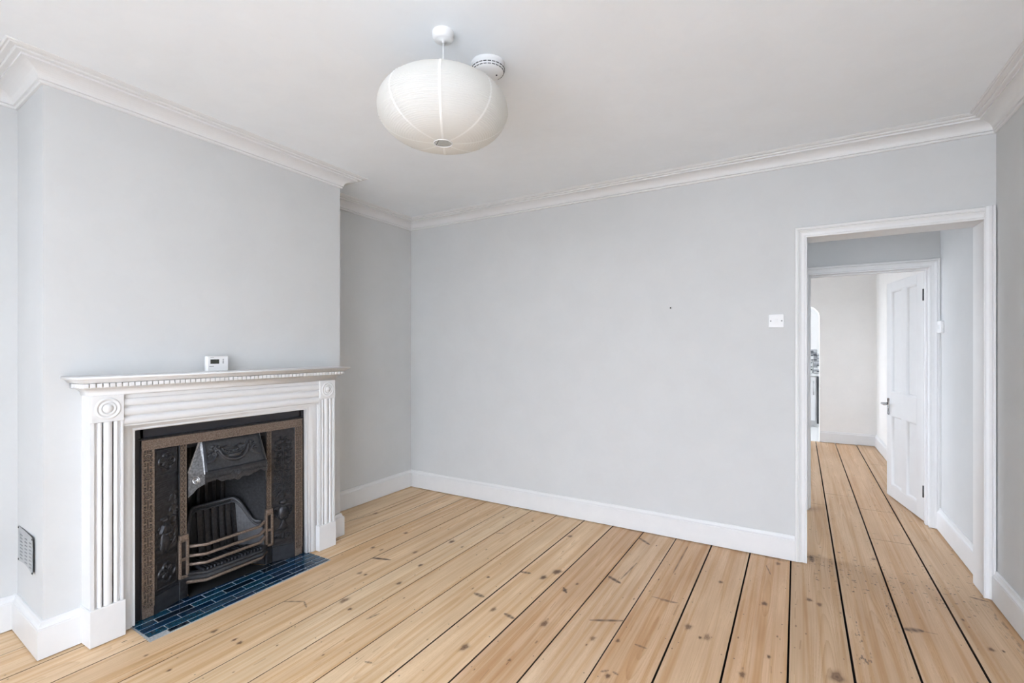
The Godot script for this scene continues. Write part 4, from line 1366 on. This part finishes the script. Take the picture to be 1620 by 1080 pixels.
func build_pendant() -> void:
	var c := Vector3(-1.174, CEIL, -1.456)
	var root := thing("pendant_lamp", c, "round white ribbed paper lantern hanging from the ceiling on a short cord", "lamp")
	var st := mb(true)
	lathe(st, [Vector2(0.042, 0.002), Vector2(0.042, -0.004), Vector2(0.040, -0.020), Vector2(0.036, -0.028), Vector2(0.030, -0.031), Vector2(0.006, -0.032), Vector2(0.005, -0.040), Vector2(0.0, -0.041)], c, Vector3.UP, 40)
	part(root, "ceiling_rose", st, M.plastic)
	var yc := 2.250; var rx := 0.250; var ry := 0.124
	st = mb(true)
	tube(st, [Vector3(c.x, CEIL - 0.03, c.z), Vector3(c.x, yc + 0.05, c.z)], 0.0032, 8)
	part(root, "cord", st, M.plastic)
	st = mb(true)
	lathe(st, [Vector2(0.0, 0.06), Vector2(0.012, 0.055), Vector2(0.019, 0.035), Vector2(0.020, -0.005), Vector2(0.018, -0.012), Vector2(0.0, -0.012)], Vector3(c.x, yc, c.z), Vector3.UP, 24)
	part(root, "lamp_holder", st, M.plastic)
	st = mb(true)
	lathe(st, [Vector2(0.012, 0.0), Vector2(0.016, -0.012), Vector2(0.028, -0.032), Vector2(0.030, -0.046), Vector2(0.024, -0.062), Vector2(0.010, -0.070), Vector2(0.0, -0.071)], Vector3(c.x, yc - 0.010, c.z), Vector3.UP, 28)
	part(root, "bulb", st, M.plastic)
	# paper between fine wire ribs
	var paper := StandardMaterial3D.new()
	paper.albedo_color = col(226, 226, 222)
	paper.roughness = 0.9
	paper.backlight_enabled = true
	paper.backlight = Color(0.9, 0.89, 0.87)
	var prof := []
	var ribs := 64
	var t0 := -PI / 2 + 0.078
	var t1 := PI / 2 - 0.078
	for i in ribs * 3 + 1:
		var t := lerpf(t0, t1, i / float(ribs * 3))
		var s := absf(sin(PI * i / 3.0)) * 0.0024
		# slightly fuller than an ellipse, drawn in at the bottom
		var rr := pow(absf(cos(t)), 0.76) * rx - s
		prof.append(Vector2(rr, sin(t) * ry))
	st = mb(true)
	lathe(st, prof, Vector3(c.x, yc, c.z), Vector3.UP, 72)
	var shade := part(root, "paper_shade", st, paper)
	var overlap := StandardMaterial3D.new()
	overlap.albedo_color = col(246, 246, 243)
	overlap.roughness = 0.9
	overlap.backlight_enabled = true
	overlap.backlight = Color(0.4, 0.4, 0.39)
	for k in 8:
		var a := deg_to_rad(54.0 + 45.0 * k)
		st = mb(true)
		for i in range(0, prof.size() - 2, 2):
			var q := []
			for e in [[i, -1.0], [i, 1.0], [i + 2, 1.0], [i + 2, -1.0]]:
				var p: Vector2 = prof[e[0]]
				var w := 0.0042
				var dirv := Vector3(cos(a), 0, sin(a))
				q.append(Vector3(c.x, yc + p.y * 1.004, c.z) + dirv * (p.x + 0.002) + Vector3(-sin(a), 0, cos(a)) * w * e[1])
			quad(st, q[0], q[1], q[2], q[3])
		part(shade, "paper_seam", st, overlap)
	for y in [[prof[0], 1], [prof[-1], 2]]:
		st = mb(true)
		var loop := []
		for i in 32: loop.append(Vector3(c.x + y[0].x * cos(TAU * i / 32), yc + y[0].y, c.z + y[0].x * sin(TAU * i / 32)))
		tube(st, loop, 0.0022, 6, true)
		part(shade, "end_ring", st, M.plastic)
	st = mb(true)
	var r0: float = prof[0].x
	var yb: float = yc + prof[0].y
	tube(st, [Vector3(c.x - r0, yb, c.z), Vector3(c.x, yb + 0.045, c.z), Vector3(c.x + r0 * 0.7, yb, c.z + r0 * 0.7)], 0.0013, 6)
	tube(st, [Vector3(c.x - r0, yc - prof[0].y, c.z), Vector3(c.x, yc - prof[0].y, c.z), Vector3(c.x + r0, yc - prof[0].y, c.z)], 0.0015, 6)
	part(root, "wire_hanger", st, M.dark_steel)

func build_alarm() -> void:
	var c := Vector3(-1.137, CEIL, -1.715)
	var root := thing("smoke_alarm", c, "round white smoke alarm with two rings of dark slots on the ceiling", "smoke alarm")
	var st := mb(true)
	lathe(st, [Vector2(0.073, 0.002), Vector2(0.073, -0.010), Vector2(0.071, -0.013)], c, Vector3.UP, 56)
	part(root, "base_plate", st, M.plastic)
	st = mb(true)
	lathe(st, [Vector2(0.070, -0.012), Vector2(0.070, -0.026), Vector2(0.066, -0.036), Vector2(0.058, -0.043), Vector2(0.030, -0.047), Vector2(0.0, -0.048)], c, Vector3.UP, 56)
	part(root, "cover", st, M.plastic)
	var dark := mat(col(30, 30, 30), 0.7)
	for row in [[0.0697, -0.0255, 0.0], [0.0662, -0.0345, 0.25]]:
		for i in 24:
			var a := TAU * (i + 0.5) / 24.0
			var o := MeshInstance3D.new()
			var s := mb()
			var hw := 0.0072 * (0.97 if row[2] == 0.0 else 0.93)
			cbox(s, Vector3(-hw, -0.0014, -0.001), Vector3(hw, 0.0014, 0.0022), 0.0004)
			o = finish(s, "slot", dark)
			o.position = Vector3(cos(a) * row[0], row[1], sin(a) * row[0])
			o.rotation = Vector3(0.25 + row[2], PI / 2 - a, 0)
			root.add_child(o, true)
	st = mb(true)
	lathe(st, [Vector2(0.004, 0.0), Vector2(0.003, -0.002), Vector2(0, -0.0025)], c + Vector3(0.030, -0.0462, -0.020), Vector3.UP, 12)
	part(root, "test_light", st, dark)

# ---------------------------------------------------------------- kitchen seen through the arch
func build_kitchen() -> void:
	var st := mb()
	box(st, Vector3(-2.9, -0.06, -8.131), Vector3(1.12, -0.002, -10.6))
	solid("floor_kitchen", st, mat(col(226, 224, 220), 0.4))
	st = mb()
	box(st, Vector3(-2.9, 0, -10.2), Vector3(1.12, CEIL + 0.1, -10.4))
	solid("wall_kitchen", st, M.white_wall)
	st = mb()
	box(st, Vector3(0.93, 0, -8.3), Vector3(1.12, CEIL + 0.1, -10.4))
	solid("wall_kitchen", st, M.white_wall)
	st = mb()
	box(st, Vector3(-1.5, 0, -8.318), Vector3(-1.3, CEIL + 0.1, -8.45))
	box(st, Vector3(-1.5, 0, -10.1), Vector3(-1.3, CEIL + 0.1, -10.2))
	box(st, Vector3(-1.5, 2.45, -8.45), Vector3(-1.3, CEIL + 0.1, -10.1))
	box(st, Vector3(-1.5, 0, -8.45), Vector3(-1.3, 0.15, -10.1))
	solid("wall_kitchen", st, M.white_wall)
	window_into(setting("window_3"), Vector3(-1.4, 0.15, -10.1), Vector3(0, 0, 1), 1.65, 2.30, 2)
	# splashback of small mixed grey mosaic tiles
	var root := thing("mosaic_splashback", Vector3(0.25, 0.90, -10.19), "splashback of small mixed grey and white mosaic tiles behind the kitchen worktop", "splashback")
	var rng := RandomNumberGenerator.new()
	rng.seed = 9
	var tones := [mat(col(232, 232, 230), 0.25), mat(col(150, 152, 154), 0.25), mat(col(92, 94, 98), 0.25), mat(col(190, 192, 194), 0.25)]
	for k in 4:
		st = mb()
		rng.seed = 9
		for i in 12:
			for j in 16:
				if rng.randi() % 4 != k: continue
				var x := -0.10 + i * 0.055
				var y := 0.915 + j * 0.0255
				cbox(st, Vector3(x, y, -10.2), Vector3(x + 0.052, y + 0.0225, -10.192), 0.001)
		var o := part(root, "mosaic_tiles", st, tones[k])
		o.set_meta("kind", "stuff")
	# base unit with worktop, tap and a dark upright appliance beside it
	root = thing("kitchen_unit", Vector3(0.0, 0, -9.9), "white kitchen base unit with bar handles under the mosaic splashback", "cabinet")
	st = mb()
	cbox(st, Vector3(-0.5, 0.1, -10.19), Vector3(0.352, 0.86, -9.62), 0.002)
	part(root, "carcass", st, M.plastic)
	st = mb()
	box(st, Vector3(-0.5, 0.0, -10.19), Vector3(0.352, 0.1, -9.68))
	part(root, "plinth", st, M.white)
	for d in [[-0.49, -0.08], [-0.07, 0.30]]:
		st = mb()
		cbox(st, Vector3(d[0], 0.11, -9.62), Vector3(d[1], 0.85, -9.60), 0.003)
		var door := part(root, "cabinet_door", st, M.plastic)
		st = mb(true)
		var hx: float = d[1] - 0.03
		tube(st, [Vector3(hx, 0.55, -9.60), Vector3(hx, 0.55, -9.565), Vector3(hx, 0.78, -9.565), Vector3(hx, 0.78, -9.60)], 0.006, 8)
		part(door, "handle", st, M.chrome)
	st = mb()
	cbox(st, Vector3(0.318, 0.06, -9.62), Vector3(0.345, 0.86, -9.585), 0.003)
	part(root, "dark_end_post", st, mat(col(66, 66, 68), 0.4, 0.5))
	root = thing("worktop", Vector3(0.0, 0.86, -9.9), "pale worktop on the white kitchen base unit", "worktop")
	st = mb()
	cbox(st, Vector3(-0.5, 0.862, -10.19), Vector3(0.36, 0.895, -9.58), 0.003)
	part(root, "slab", st, mat(col(222, 222, 220), 0.3))
	root = thing("tap", Vector3(0.26, 0.895, -10.05), "chrome swan-neck tap standing on the kitchen worktop", "tap")
	st = mb(true)
	var pts := [Vector3(0.27, 0.896, -10.05), Vector3(0.27, 1.06, -10.05)]
	for i in range(1, 9):
		var a := PI * i / 8.0
		pts.append(Vector3(0.27 - 0.07 * (1 - cos(a)) * 0.3, 1.06 + 0.07 * sin(a), -10.05 + 0.07 * (1 - cos(a))))
	tube(st, pts, 0.011, 10)
	part(root, "spout", st, M.chrome)
	st = mb(true)
	tube(st, [Vector3(0.27, 0.93, -10.05), Vector3(0.33, 0.95, -10.05)], 0.007, 8)
	part(root, "lever", st, M.chrome)
